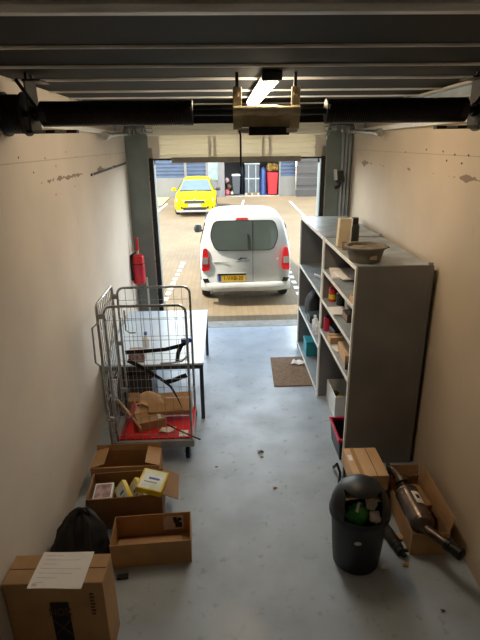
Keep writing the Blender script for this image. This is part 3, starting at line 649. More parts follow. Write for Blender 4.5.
# ------------------------------------------------------------------ shelving
SX0, SX1 = 1.13, 1.80
def shelving(label, y0, y1, shelves):
    o = thing('shelving_unit', label, 'shelf', ((SX0+SX1)/2, (y0+y1)/2, 0), 0, 'steel shelving units along the right wall')
    for y, s in ((y0, 1), (y1, -1)):
        ya, yb = sorted((y, y+.012*s))
        m_ = MB(); m_.bx(SX0+.012, SX1-.03, ya+.002, yb-.002, .0, 2.0); pn = m_.build('side_panel', M['panel'], o)
        m_ = MB(); m_.bx(SX1-.03, SX1, *sorted((y-.004*s, y+.035*s)), 0, 2.005); m_.build('rear_post', M['panel'], pn, bevel=.003)
        m_ = MB(); m_.bx(SX0-.006, SX0+.012, *sorted((y, y+.032*s)), 0, 2.005); m_.build('front_post', M['shelf_edge'], pn, bevel=.002)
    m_ = MB(); m_.bx(SX1-.012, SX1-.006, y0+.036, y1-.036, .02, 1.99); m_.build('back_panel', M['galv_dull'], o)
    for z in shelves:
        m_ = MB(); m_.bx(SX0+.004, SX1-.014, y0+.014, y1-.014, z-.006, z); sh = m_.build('shelf', M['galv_dull'], o)
        m_ = MB(); m_.bx(SX0-.004, SX0+.004, y0+.033, y1-.033, z-.034, z+.001); m_.build('front_lip', M['shelf_edge'], sh, bevel=.002)
    m_ = MB(); m_.bx(SX1-.05, SX1-.01, y0-.0, y0+.03, 2.0, 2.028); m_.bx(SX0, SX1-.05, y0+.004, y0+.016, 2.0, 2.010); L(m_.build('top_flange', M['galv_dull'], o), 'raised flange on the top edge')
    return o
shelving('nearer grey steel shelving unit with a tub and flask on its top', 3.98, 5.375, (.92, 1.295, 1.645, 2.0))
shelving('farther grey steel shelving unit next to the garage door', 5.385, 7.04, (.06, .66, 1.31, 2.0))

def lathe_thing(name, label, cat, c, parts, group=None, n=24):
    o = thing(name, label, cat, c, 0, group)
    for pn, prof, m_ in parts:
        b = MB(); b.lathe(prof, (0, 0, 0), n); b.build(pn, m_, o, world=False, smooth=True)
    return o
# on top of the units
tub = thing('plaster_tub', 'round grey plaster-stained tub with a broad rim on top of the nearer shelves', 'tub', (1.262, 4.215, 2.0))
b = MB(); b.lathe([(0, 0), (.128, 0), (.135, .01), (.165, .125), (.188, .128), (.188, .142), (.160, .142), (.130, .02), (0, .02)], (0, 0, 0), 36); b.build('tub_body', M['bowl'], tub, world=False, smooth=True)
b = MB(); b.grid(lambda u, v: Vector(((.150*math.cos(2*PI*u)*v), .150*math.sin(2*PI*u)*v, .105+.03*noise.noise(Vector((v*3*math.cos(2*PI*u), v*3*math.sin(2*PI*u), 1)))+.035*(1-v))), 28, 8); L(b.build('contents', M['bowl'], tub, world=False, smooth=True), 'lumpy grey contents')
for s in (1,):
    b = MB(); b.box((.19, .03, .12), (.05, .08, .012)); b.build('lug', M['bowl'], tub, world=False, bevel=.003)
b = MB(); b.box((.03, -.150, .06), (.06, .004, .035), rx=-.2); L(b.build('sticker', M['beige'], tub, world=False), 'pale sticker on the side')
lathe_thing('vacuum_flask', 'tall black vacuum flask standing on the nearer shelves behind the tub', 'flask', (1.325, 4.86, 2.0),
            (('flask_body', [(0, 0), (.046, 0), (.05, .01), (.05, .205), (.042, .225), (0, .225)], M['black']), ('cap', [(0, .225), (.036, .225), (.038, .235), (.038, .285), (.034, .292), (0, .292)], M['darksteel'])))
o = thing('board_box', 'tall narrow beige board box standing beside the black flask', 'box', (1.215, 4.86, 2.0), .08)
b = MB(); b.box((0, 0, .145), (.115, .075, .285), ry=.05); b.build('box_body', M['beige'], o, world=False, bevel=.004)
b = MB(); b.box((.066, 0, .145), (.014, .082, .29), ry=.05); L(b.build('edge_strip', M['shelf_edge'], o, world=False), 'pale edge strip')
lathe_thing('brown_pot', 'small brown pot before the beige board box on the shelf top', 'pot', (1.205, 4.70, 2.0), (('pot_body', [(0, 0), (.032, 0), (.04, .07), (.043, .075), (.036, .075), (.03, .01), (0, .01)], M['brownpot']),))
# nearer unit, first shelf under the top (z 1.645)
b = MB(); b.box((1.30, 5.10, 1.657), (.27, .42, .020), rz=-.12); b.box((1.33, 4.95, 1.675), (.24, .35, .012), rz=.06)
o = b.build('flat_sheets', M['paper'], origin=(1.3, 5.05, 1.645)); tag(o, 'flat pale sheets lying on the uppermost inner shelf of the nearer unit', 'papers')
o = thing('small_box', 'small pale cardboard box at the near end of the uppermost inner shelf', 'box', (1.20, 4.13, 1.645), .05)
b = MB(); b.bx(-.06, .06, -.05, .05, 0, .06); b.build('box_body', M['card_light'], o, world=False, bevel=.003)
b = MB(); b.bx(-.06, .06, -.012, .012, .06, .0612); b.build('tape', M['tape'], o, world=False)
# second shelf (z 1.295)
Z2 = 1.296
lathe_thing('red_bottle', 'red bottle with a yellow label at the far end of the middle shelf', 'bottle', (1.24, 5.25, Z2),
            (('bottle_body', [(0, 0), (.048, 0), (.05, .02), (.05, .15), (.025, .18), (.022, .2), (0, .2)], M['red']), ('label', [(.0505, .03), (.0515, .03), (.0515, .085), (.0505, .085)], M['yellow']), ('cap', [(0, .2), (.026, .2), (.026, .225), (0, .225)], M['black'])))
lathe_thing('black_canister', 'black canister right beside the red bottle on the middle shelf', 'canister', (1.30, 5.10, Z2),
            (('can_body', [(0, 0), (.055, 0), (.058, .01), (.058, .13), (.05, .14), (0, .14)], M['black']), ('lid', [(0, .14), (.045, .14), (.045, .155), (0, .155)], M['darksteel'])))
lathe_thing('white_jar', 'white plastic jar behind the black patterned box on the middle shelf', 'jar', (1.37, 4.98, Z2),
            (('jar_body', [(0, 0), (.06, 0), (.062, .01), (.062, .14), (.052, .155), (0, .155)], M['white']), ('lid', [(0, .155), (.058, .155), (.058, .18), (0, .18)], M['white'])))
for k in range(2):
    b = MB(); b.box((1.215+.02*k, 4.885-.05*k, Z2+.006+.011*k), (.19, .24, .009), rz=.1-.2*k)
    tag(b.build('leaflet', M['paper'], origin=(1.215, 4.88, Z2)), ('white leaflet lying lowest at the front of the middle shelf', 'white leaflet lying on top of another on the middle shelf')[k], 'paper')
o = thing('dark_box', 'dark brown patterned box at the near end of the middle shelf', 'box', (1.29, 4.60, Z2), .03)
b = MB(); b.bx(-.075, .075, -.09, .09, 0, .085); b.build('box_body', M['brownink'], o, world=False, bevel=.003)
for k in range(4):
    b = MB(); b.bx(-.0765, -.075, -.08+.042*k, -.065+.042*k, .01, .075); b.build('stripe', M['greyink'], o, world=False)
# third shelf (z .92)
Z3 = .921
lathe_thing('dark_red_can', 'dark red can at the far end of the lowest shelf of the nearer unit', 'can', (1.20, 5.28, Z3),
            (('can_body', [(0, 0), (.045, 0), (.045, .16), (.04, .165), (0, .165)], M['crimson']), ('lid', [(0, .165), (.03, .165), (.03, .178), (0, .178)], M['black'])))
o = thing('tool_case', 'black tool case beside the dark red can on the lowest shelf', 'case', (1.30, 5.10, Z3), .1)
b = MB(); b.bx(-.09, .09, -.10, .10, 0, .10); b.build('case_body', M['black'], o, world=False, bevel=.008)
b = MB(); b.tube([(-.095, -.03, .06), (-.115, -.03, .06), (-.115, .03, .06), (-.095, .03, .06)], .006, 6); b.build('handle', M['darksteel'], o, world=False)
o = thing('small_carton', 'small square brown carton in the middle of the lowest shelf', 'cardboard box', (1.225, 4.935, Z3), .04)
b = MB(); b.bx(-.085, .085, -.075, .075, 0, .075); b.build('carton_body', M['card_light'], o, world=False, bevel=.003)
b = MB(); b.bx(-.085, .085, -.015, .015, .075, .0762); b.build('tape', M['tape'], o, world=False)
b = MB(); b.box((1.20, 4.72, Z3+.008), (.10, .15, .014), rz=.2); tag(b.build('white_pad', M['paper'], origin=(1.2, 4.72, Z3)), 'white pad between the two brown cartons on the lowest shelf', 'paper')
o = thing('long_carton', 'long narrow pale brown carton nearest on the lowest shelf', 'cardboard box', (1.245, 4.50, Z3), -.04)
b = MB(); b.bx(-.065, .065, -.19, .19, 0, .105); b.build('carton_body', M['card_light'], o, world=False, bevel=.003)
b = MB(); b.bx(-.035, .0, -.191, -.19, .03, .075); L(b.build('end_print', M['brownink'], o, world=False), 'dark print on the end')
lathe_thing('dark_tin', 'small dark tin in front of the long pale carton on the lowest shelf', 'tin', (1.19, 4.24, Z3), (('tin_body', [(0, 0), (.035, 0), (.035, .05), (0, .05)], M['black']),))
# below the lowest shelf, on the floor
o = thing('white_crate', 'white crate with yellow contents on the floor under the nearer shelves', 'crate', (1.42, 5.06, 0))
b = MB(); x0, x1, y0, y1, h_ = 1.235, 1.62, 4.84, 5.30, .27
b.bx(x0, x1, y0, y1, 0, .01); b.bx(x0, x1, y0, y0+.012, .01, h_); b.bx(x0, x1, y1-.012, y1, .01, h_); b.bx(x0, x0+.012, y0+.012, y1-.012, .01, h_); b.bx(x1-.012, x1, y0+.012, y1-.012, .01, h_); b.build('crate_body', M['white'], o, bevel=.004)
for k, (x, y, lab, mm) in enumerate(((1.36, 5.05, 'yellow roll lying in the white crate', 'yellow'), (1.30, 5.17, 'black roll lying in the white crate behind the yellow one', 'black'))):
    b = MB(); b.lathe([(.02, 0), (.06, 0), (.06, .14), (.02, .14), (.02, 0)], (x, y, .012), 20); tag(b.build('tape_roll', M[mm], smooth=True, origin=(x, y, .012)), lab, 'roll')
o = thing('storage_bin', 'black storage bin with a crimson rim on the floor under the nearer shelves', 'bin', (1.26, 4.24, 0))
x0, x1, y0, y1, h_ = 1.095, 1.42, 4.03, 4.45, .235
b = MB(); b.bx(x0+.02, x1-.02, y0+.02, y1-.02, 0, .012)
for p in (((x0+.02, y0+.02), (x1-.02, y0+.02), (x1, y0), (x0, y0)), ((x1-.02, y1-.02), (x0+.02, y1-.02), (x0, y1), (x1, y1)), ((x0+.02, y1-.02), (x0+.02, y0+.02), (x0, y0), (x0, y1)), ((x1-.02, y0+.02), (x1-.02, y1-.02), (x1, y1), (x1, y0))):
    b.prism([(p[0][0], p[0][1], .0), (p[1][0], p[1][1], .0), (p[2][0], p[2][1], h_), (p[3][0], p[3][1], h_)], Vector(((x0+x1)/2-(p[0][0]+p[1][0])/2, (y0+y1)/2-(p[0][1]+p[1][1])/2, 0)).normalized()*.006)
b.build('bin_body', M['black'], o)
b = MB(); b.bx(x0-.012, x1+.012, y0-.012, y0+.012, h_-.012, h_+.018); b.bx(x0-.012, x1+.012, y1-.012, y1+.012, h_-.012, h_+.018); b.bx(x0-.012, x0+.012, y0+.012, y1-.012, h_-.012, h_+.018); b.bx(x1-.012, x1+.012, y0+.012, y1-.012, h_-.012, h_+.018); L(b.build('rim', M['crimson'], o, bevel=.004), 'crimson rim')
# farther unit
o = thing('clamp_tool', 'grey and black hand tool on the upper inner shelf of the farther unit', 'tool', (1.26, 6.15, 1.312), .4)
b = MB(); b.box((0, 0, .035), (.05, .2, .04)); b.build('tool_body', M['galv'], o, world=False, bevel=.008)
b = MB(); b.tube([(0, -.09, .035), (.02, -.15, .03), (.09, -.17, .03)], .02, 10); b.build('grip', M['black'], o, world=False, smooth=True)
def sackf(u, v):
    a = 2*PI*u; r = (1-v**3)**.5 if v < 1 else 0
    n = 1+.12*noise.noise(Vector((2*math.cos(a), 2*math.sin(a), 3*v)))
    return Vector((1.32+.15*r*n*math.cos(a), 6.66+.20*r*n*math.sin(a), .665+.34*v))
b = MB(); b.grid(sackf, 30, 14); tag(b.build('black_sack', M['fabric'], smooth=True, ang=80, origin=(1.32, 6.66, .665)), 'round black sack on the lower shelf of the farther unit', 'bag')
o = thing('green_box', 'dark green box in front of the black sack on the farther unit', 'box', (1.26, 6.32, .662), .04)
b = MB(); b.bx(-.10, .10, -.10, .10, 0, .10); b.build('box_body', M['greenbox'], o, world=False, bevel=.004)
b = MB(); b.bx(-.102, .102, -.102, .102, .085, .108); b.build('lid', M['greenbox'], o, world=False, bevel=.003)
proto = lathe_thing('white_bottle', 'white bottle nearest the post on the lower shelf of the farther unit', 'bottle', (1.20, 5.80, .662),
            (('bottle_body', [(0, 0), (.036, 0), (.038, .01), (.038, .11), (.016, .14), (.016, .155), (0, .155)], M['white']), ('cap', [(0, .155), (.019, .155), (.019, .18), (0, .18)], M['white'])), 'white bottles on the farther shelves', 18)
for (x, y, lab) in ((1.19, 5.92, 'white bottle second from the post on the lower shelf of the farther unit'), (1.27, 5.87, 'white bottle behind the two front ones on the farther unit'), (1.20, 6.04, 'white bottle third from the post on the lower shelf of the farther unit')):
    c = copy_tree(proto); c.location = (x, y, .662); c['label'] = lab
lathe_thing('orange_bottle', 'small orange and white bottle at the back of the lower shelf of the farther unit', 'bottle', (1.37, 6.30, .662),
            (('bottle_body', [(0, 0), (.03, 0), (.03, .1), (.014, .12), (0, .12)], M['orange']), ('cap', [(0, .12), (.016, .12), (.016, .155), (0, .155)], M['white'])), None, 16)
o = thing('teal_box', 'teal blue box on the bottom shelf of the farther unit', 'box', (1.29, 6.57, .062))
b = MB(); b.bx(1.17, 1.42, 6.44, 6.70, .062, .27); b.build('box_body', M['teal'], o, bevel=.005)
b = MB(); b.bx(1.165, 1.425, 6.435, 6.705, .255, .285); b.build('lid', M['teal'], o, bevel=.005)

# ------------------------------------------------------------------ door mat
b = MB(); b.prism([(.655, 6.545, .001), (1.155, 6.555, .001), (1.13, 5.635, .001), (.62, 5.64, .001)], (0, 0, .012))
tag(b.build('door_mat', M['mat'], bevel=.004, origin=(.9, 6.1, 0)), 'brown coir mat on the floor before the shelving', 'mat')
b = MB(); b.grid(lambda u, v: Vector((.93+.16*u+.05*v, 6.28+.13*v-.05*u, .018+.02*abs(math.sin(5*u+2*v)))), 10, 7)
tag(b.build('work_glove', M['paper'], smooth=True, solid=.004, origin=(1.0, 6.33, .013)), 'crumpled pale paper lying on the brown mat', 'paper')

# ------------------------------------------------------------------ front right: bin, boxes, exhaust
BX, BY = .955, 2.835
tbn = thing('waste_bin', 'charcoal round waste bin with a domed lid and a flap opening', 'bin', (BX, BY, 0), -.12)
b = MB(); b.lathe([(0, 0), (.16, 0), (.172, .012), (.182, .12), (.205, .455), (.205, .46), (.198, .46), (.176, .12), (.165, .02), (0, .02)], (0, 0, 0), 44); b.build('bin_body', M['binblack'], tbn, world=False, smooth=True)
b = MB()
nU, nV = 120, 34
def lidp(u, v, k=1):
    a = 2*PI*u; e = v*PI/2
    r = .212*math.cos(e)**.9 if e < PI/2-1e-4 else 0
    return Vector((r*k*math.cos(a), r*k*math.sin(a), .478+.24*math.sin(e)*k))
vs = {}; fc = []
def inside(a, v):  # hatch facing the front
    d = (a-1.5*PI+PI) % (2*PI) - PI
    r = .212*math.cos(v*PI/2)**.9
    return abs(d) < 1.2 and abs(r*math.sin(d)) < .128 and .06 < v < .60
for j in range(nV):
    for i in range(nU):
        if inside(2*PI*(i+.5)/nU, (j+.5)/nV): continue
        b.quad([lidp(i/nU, j/nV), lidp((i+1)/nU, j/nV), lidp((i+1)/nU, (j+1)/nV), lidp(i/nU, (j+1)/nV)])
b.build('domed_lid', M['binblack'], tbn, world=False, smooth=True, solid=.005, ang=60)
b = MB(); b.lathe([(.204, .44), (.22, .445), (.222, .47), (.216, .487), (.204, .487), (.204, .44)], (0, 0, 0), 44); b.build('lid_rim', M['binblack'], tbn, world=False, smooth=True)
# swinging flap pushed inward and up
b = MB(); b.grid(lambda u, v: Vector((.12*(2*u-1), -.105+.11*v, .628-.03*v+.028*(1-abs(2*u-1)))), 12, 5); L(b.build('swing_flap', M['beige'], tbn, world=False, smooth=True, solid=.005), 'grey edge of the pushed-in flap')
b = MB(); b.lathe([(0, -.002), (.02, -.002), (.026, .0), (.02, .003), (.013, .003), (.012, .001), (0, .001)], (-.03, -.197, .33), 20, Matrix.Rotation(PI/2, 4, 'X') @ Matrix.Scale(.7, 4, (0, 1, 0))); L(b.build('emblem', M['white'], tbn, world=False, smooth=True), 'pale oval emblem')
o = thing('green_bag', 'green plastic bag in the mouth of the waste bin', 'bag', (BX-.04, BY-.07, .42))
def gb(u, v):
    a = 2*PI*u; e = v*PI/2; n = 1+.25*noise.noise(Vector((3*math.cos(a), 3*math.sin(a), 4*v)))
    return Vector((BX-.045+.10*math.cos(a)*math.cos(e)*n, BY-.075+.07*math.sin(a)*math.cos(e)*n, .44+.13*math.sin(e)*n))
b = MB(); b.grid(gb, 26, 10); b.build('bag_body', M['green'], o, smooth=True, ang=80)
b = MB(); b.ribbon([(BX-.06, BY-.13, .555), (BX-.045, BY-.10, .585), (BX-.03, BY-.07, .59)], .02, .003, (1, 0, 0)); L(b.build('pale_mark', M['palelabel'], o, smooth=True), 'pale printed mark')
def crump(name, label, c, r, m_, seed):
    b = MB(); b.grid(lambda u, v: Vector(c)+Vector((math.cos(2*PI*u)*math.sin(PI*v), math.sin(2*PI*u)*math.sin(PI*v), -math.cos(PI*v)))*r*(1+.4*noise.noise(Vector((2*math.cos(2*PI*u)*math.sin(PI*v)+seed, 2*math.sin(2*PI*u), 3*v)))), 18, 10)
    return tag(b.build(name, m_, smooth=True, ang=50, origin=c), label, 'waste paper')
crump('crumpled_paper', 'crumpled white paper low at the right of the bin mouth', (BX+.07, BY-.13, .505), .042, M['paper'], 1)
crump('crumpled_wrapper', 'grey wrapper at the back right of the bin mouth', (BX+.06, BY-.06, .56), .045, M['greyink'], 4)
o = thing('waste_filling', 'dark waste filling the bin below its mouth', 'waste', (BX, BY, .1))
b = MB(); b.grid(lambda u, v: Vector((BX+.172*v*math.cos(2*PI*u), BY+.172*v*math.sin(2*PI*u), .43+.03*noise.noise(Vector((6*v*math.cos(2*PI*u), 6*v*math.sin(2*PI*u), 2))))), 28, 8); b.build('filling', M['black'], o, smooth=True)
# black case and carton on it
o = thing('tool_case', 'black hard case under the flat brown carton beside the shelves', 'case', (1.21, 3.56, 0))
b = MB(); b.bx(1.075, 1.36, 3.38, 3.78, 0, .19); b.build('case_body', M['black'], o, bevel=.012)
b = MB(); b.tube([(1.075, 3.5, .11), (1.045, 3.5, .11), (1.045, 3.66, .11), (1.075, 3.66, .11)], .010, 8); b.build('handle', M['black'], o, smooth=True)
for y in (3.44, 3.72):
    m_ = MB(); m_.bx(1.067, 1.076, y-.025, y+.025, .09, .14); m_.build('latch', M['darksteel'], o, bevel=.002)
b = MB(); b.tube([(1.03, 3.93, .02), (1.01, 3.86, .06), (1.02, 3.78, .16), (1.04, 3.72, .10), (1.01, 3.64, .03), (1.03, 3.52, .02), (1.02, 3.42, .08), (1.035, 3.36, .015)], .013, 8)
tag(b.build('black_cable', M['rubber'], smooth=True, origin=(1.03, 3.6, 0)), 'looped black cable on the floor left of the flat brown carton', 'cable')
o = thing('flat_carton', 'flat taped brown carton lying on the black case by the end of the shelves', 'cardboard box', (1.208, 3.555, .1905), .0)
b = MB(); b.bx(-.152, .152, -.203, .203, 0, .155); b.build('carton_body', M['card_light'], o, world=False, bevel=.005)
b = MB(); b.bx(-.09, -.055, -.2045, .2045, .155, .1562); b.bx(-.09, -.055, -.2045, -.203, .09, .155); L(b.build('tape', M['tape'], o, world=False), 'shiny tape strip')
b = MB(); b.bx(.05, .056, -.2, .2, .155, .156); b.build('lid_seam', M['brownink'], o, world=False)
b = MB(); b.bx(-.135, -.10, .02, .10, .155, .1562); L(b.build('label', M['paper'], o, world=False), 'small white label')
# long open carton holding the exhaust
lc = carton('long_open_carton', 'long narrow open brown carton along the right wall holding an exhaust', 'cardboard box', 1.535, 3.18, -.03, .285, .68, .205, M['card'], flaps=(('n', .10, 20), ('e', .13, 12)))
ex = thing('exhaust_silencer', 'rusty car exhaust silencer with pipes lying in the long open carton', 'exhaust', (1.47, 3.02, .2))
def path(ps): return [Vector(p) for p in ps]
a0, a1 = Vector((1.455, 3.22, .285)), Vector((1.478, 2.87, .245)); dd = a1-a0
rs = [.03, .05, .078, .09, .09, .09, .09, .09, .078, .05, .03]; ts_ = [-.06, -.03, 0, .03, .06, .5, .9, .95, 1.0, 1.05, 1.1]
b = MB(); b.tube([a0+dd*t for t in ts_], rs, 28); b.build('silencer_body', M['rust'], ex, smooth=True, ang=60)
for t in (.07, .88):
    b = MB(); b.tube([a0+dd*(t-.012), a0+dd*(t+.012)], .0935, 28); b.build('seam_ring', M['rust'], ex, smooth=True)
b = MB(); b.tube(path([(1.457, 3.23, .29), (1.452, 3.30, .31), (1.44, 3.37, .335), (1.41, 3.42, .35), (1.385, 3.43, .345)]), [.034, .036, .04, .042, .042], 16); b.build('inlet_pipe', M['rust'], ex, smooth=True)
b = MB(); b.tube([(1.452, 3.295, .308), (1.446, 3.335, .322)], .058, 20); b.build('clamp_ring', M['rust'], ex, smooth=True)
b = MB(); b.tube([(1.39, 3.43, .345), (1.365, 3.435, .342)], .055, 18); b.build('inlet_flange', M['darksteel'], ex, smooth=True)
b = MB(); b.tube(path([(1.475, 2.89, .25), (1.495, 2.81, .252), (1.535, 2.73, .262), (1.585, 2.645, .262)]), [.034, .036, .036, .036], 16); b.build('outlet_pipe', M['rust'], ex, smooth=True)
b = MB(); b.tube(path([(1.565, 2.68, .262), (1.578, 2.657, .262), (1.580, 2.654, .262), (1.60, 2.62, .262), (1.602, 2.617, .262), (1.625, 2.577, .262)]), [.046, .046, .04, .04, .046, .046], 18); L(b.build('coupling', M['darksteel'], ex, smooth=True), 'black coupling on the pipe end')
b = MB(); b.tube([(1.625, 2.577, .262), (1.629, 2.570, .262)], .034, 16); b.build('pipe_mouth', M['ink'], ex)
Q = a0+dd*.42
b = MB(); b.grid(lambda u, v: Q+dd.normalized()*(-.055+.12*u)+Vector((math.sin(-.05+.7*v)*.0935, 0, math.cos(-.05+.7*v)*.0935)), 4, 8); L(b.build('label', M['paper'], ex, smooth=True, solid=.002), 'white label on the silencer')
b = MB(); b.grid(lambda u, v: Q+dd.normalized()*(-.02+.04*u)+Vector((math.sin(.15+.3*v)*.0955, 0, math.cos(.15+.3*v)*.0955)), 3, 4); b.build('label_print', M['ink'], ex, smooth=True, solid=.001)
b = MB(); b.tube([(1.52, 3.34, .25), (1.56, 3.36, .33), (1.60, 3.33, .35)], .01, 8); b.build('hanger_rod', M['rust'], ex, smooth=True)
b = MB(); b.box((1.585, 3.20, .20), (.06, .26, .14), rz=.05); tag(b.build('folded_carton', M['card_dark'], bevel=.004, origin=(1.585, 3.2, .15)), 'folded cardboard wedged between the exhaust and the right wall', 'cardboard')
# black hose-like part on the floor
hs = thing('black_hose', 'black rubber boot with a ribbed end on the floor right of the waste bin', 'hose', (1.29, 2.95, 0))
hp = [Vector((1.26, 3.09, .045)), Vector((1.275, 3.02, .046)), Vector((1.288, 2.95, .044)), Vector((1.30, 2.89, .040)), Vector((1.308, 2.84, .036))]
b = MB(); b.tube(hp, [.042, .045, .043, .038, .033], 14); b.build('hose_body', M['rubber'], hs, smooth=True)
for k in range(4):
    p = hp[2].lerp(hp[4], k/3); b = MB(); b.tube([p-Vector((.002, -.008, 0)), p+Vector((.002, -.008, 0))], .044-.002*k, 14); b.build('rib', M['rubber'], hs, smooth=True)
b = MB(); b.tube([(1.312, 2.83, .035), (1.335, 2.80, .03)], .018, 10); b.tube([(1.335, 2.845, .045), (1.365, 2.84, .05)], .014, 8); b.build('plug', M['black'], hs, smooth=True)
for (x, y, s, mm, lab) in ((1.135, 2.73, .035, 'paper', 'small white crumb of paper on the floor right of the waste bin'), (1.31, 2.745, .03, 'leaf', 'small yellow scrap on the floor at the tip of the black hose'),
    (1.345, 3.01, .05, 'card_light', 'torn cardboard scrap between the black hose and the long carton'),
    (.33, 4.22, .035, 'brownink', 'dark dry leaf on the open floor level with the roll cage'), (.335, 4.14, .02, 'leaf', 'small brown flake on the floor beside the dark dry leaf'), (.42, 3.66, .022, 'card', 'brown scrap on the bare middle of the floor'),
    (1.43, 2.36, .016, 'brownink', 'dark crumb on the floor in front of the right wall'), (-.12, 4.0, .016, 'leaf', 'small flake on the floor right of the roll cage wheel')):
    b = MB(); b.grid(lambda u, v: Vector((x+s*(u-.5)*1.5+.3*s*math.sin(4*v), y+s*(v-.5), .004+.35*s*abs(math.sin(3*u+2*v)))), 6, 5)
    tag(b.build('floor_scrap', M[mm], smooth=True, solid=.003, origin=(x, y, 0)), lab, 'scrap')

# ------------------------------------------------------------------ outside
b = MB(); b.bx(-40, 45, YF+.02, 70, -.12, -.002); g = struct(b.build('pavement', M['paving']))
# white marker bricks and parking lines let into the paving
for k in range(9):
    m_ = MB(); y = 9.6+.40*k; m_.box((-1.22+.015*k, y, -.001), (.10, .20, .006)); L(m_.build('marker_brick', M['roadpaint'], g), 'white marker brick')
for k in range(8):
    m_ = MB(); y = 8.9+.45*k; m_.box((1.55+.012*k, y, -.001), (.10, .20, .006)); L(m_.build('marker_brick', M['roadpaint'], g), 'white marker brick')
for (xa, ya, xb, yb) in ((3.55, 20.5, 3.7, 27), (.9, 24.0, 1.2, 28.0), (-3.2, 20, -3.0, 27)):
    m_ = MB(); m_.prism([(xa-.05, ya, -.003), (xa+.05, ya, -.003), (xb+.05, yb, -.003), (xb-.05, yb, -.003)], (0, 0, .005)); L(m_.build('parking_line', M['roadpaint'], g), 'white parking line')
b = MB(); b.bx(-9, -3.15, 25.6, 29.9, -.002, .04); L(b.build('planting_bed', M['soil'], g), 'dull planted strip by the white plinth')
b = MB(); b.bx(-9, -3.10, 25.5, 25.6, -.002, .07); b.build('kerb', M['plinth'], g)

# ---- silver-grey van seen from behind
VX, VY = .42, 9.08
van = thing('van', 'silver-grey panel van with a yellow number plate parked facing away outside the door', 'van', (VX, VY+2.1, 0))
HW = [(.30, .78), (.38, .835), (.55, .855), (.80, .868), (1.0, .862), (1.12, .85), (1.30, .815), (1.50, .765), (1.64, .715), (1.73, .65), (1.775, .55), (1.80, .35), (1.81, 0)]
def vring(y, k=1., ztop=1.81, zbot=.30, tilt=0., tuck=0.):
    half = []
    for z, hw in HW:
        zz = zbot+(z-.30)*(ztop-zbot)/(1.51)
        half.append(Vector((hw*k, y + tilt*max(0, zz-.95) + tuck, zz)))
    R_ = [Vector((VX+p.x, p.y, p.z)) for p in half] + [Vector((VX-p.x, p.y, p.z)) for p in half[-2::-1]]
    return R_
b = MB()
rings = [vring(VY, .955, 1.765, .33, .20), vring(VY+.03, .985, 1.79, .31, .19), vring(VY+.09, 1.0, 1.805, .30, .15), vring(VY+.3, 1.01, 1.80, .3, .06), vring(VY+1.0, 1.03, 1.785), vring(VY+1.7, 1.03, 1.735), vring(VY+2.2, 1.02, 1.64), vring(VY+3.0, .99, 1.12), vring(VY+4.1, .95, .98), vring(VY+4.3, .88, .75)]
b.loft(rings); b.build('body', M['vanpaint'], van, smooth=True, ang=50)
def VP(x, z, off=0): return Vector((VX+x, VY+.20*max(0, z-.95)-off, z))
def rear_prism(poly, off, th=.012): 
    m_ = MB(); P_ = [VP(x, z, off) for x, z in poly]; m_.prism(P_, (0, th, 0)); return m_
def rounded(poly, r=.06, n=4):
    out = []
    k = len(poly)
    for i in range(k):
        p = Vector((*poly[i], 0)); a = Vector((*poly[i-1], 0)); c = Vector((*poly[(i+1) % k], 0))
        d1 = (a-p).normalized()*min(r, (a-p).length*.45); d2 = (c-p).normalized()*min(r, (c-p).length*.45)
        for j in range(n+1):
            t = j/n; q = (p+d1)*(1-t)**2+p*2*t*(1-t)+(p+d2)*t*t; out.append((q.x, q.y))
    return out
WN = rounded([(-.66, 1.36), (-.56, 1.10), (.52, 1.10), (.62, 1.36), (.55, 1.63), (-.58, 1.63)], .10)
b = rear_prism([(x*1.03-.0, 1.365+(z-1.365)*1.05) for x, z in WN], .004); L(b.build('window_gasket', M['rubber'], van, smooth=True), 'dark seal round the rear windows')
b = rear_prism(WN, .010); rw = b.build('rear_window', M['carglass'], van)
b = rear_prism([(.128, 1.10), (.148, 1.10), (.148, 1.63), (.128, 1.63)], .013); b.build('window_divider', M['rubber'], rw)
for z0, x0, x1 in ((1.62, -.18, .06),):
    m_ = rear_prism([(x0, 1.655), (x1, 1.655), (x1-.02, 1.69), (x0+.02, 1.69)], .012, .02); L(m_.build('brake_light', M['taillight'], van, bevel=.003), 'high red brake light')
b = rear_prism([(.134, .45), (.142, .45), (.142, 1.09), (.134, 1.09)], .003); b.build('door_gap', M['rubber'], van)
b = MB(); b.add([VP(.04, 1.12, .03), VP(.06, 1.12, .03), VP(.045, 1.40, .03), VP(.035, 1.40, .03), VP(.04, 1.12, .015), VP(.06, 1.12, .015), VP(.045, 1.40, .015), VP(.035, 1.40, .015)], [(0, 1, 2, 3), (7, 6, 5, 4), (0, 4, 5, 1), (1, 5, 6, 2), (2, 6, 7, 3), (3, 7, 4, 0)]); b.build('wiper', M['rubber'], van)
for s in (-1, 1):
    sl = MB(); rr = [(s*.848, .70), (s*.70, .72), (s*.69, .80), (s*.715, 1.05), (s*.73, 1.14), (s*.805, 1.14), (s*.825, 1.02)]
    sl.prism([VP(x, z, .016) for x, z in rounded(rr, .04, 3)], (0, .09, 0)); tl = sl.build('tail_light', M['taillight'], van, smooth=True)
    sl = MB(); rr = [(s*.842, .845), (s*.715, .845), (s*.722, .965), (s*.832, .965)]; sl.prism([VP(x, z, .021) for x, z in rr], (0, .02, 0)); L(sl.build('reversing_lens', M['lightclear'], tl), 'pale lens in the middle of the tail light')
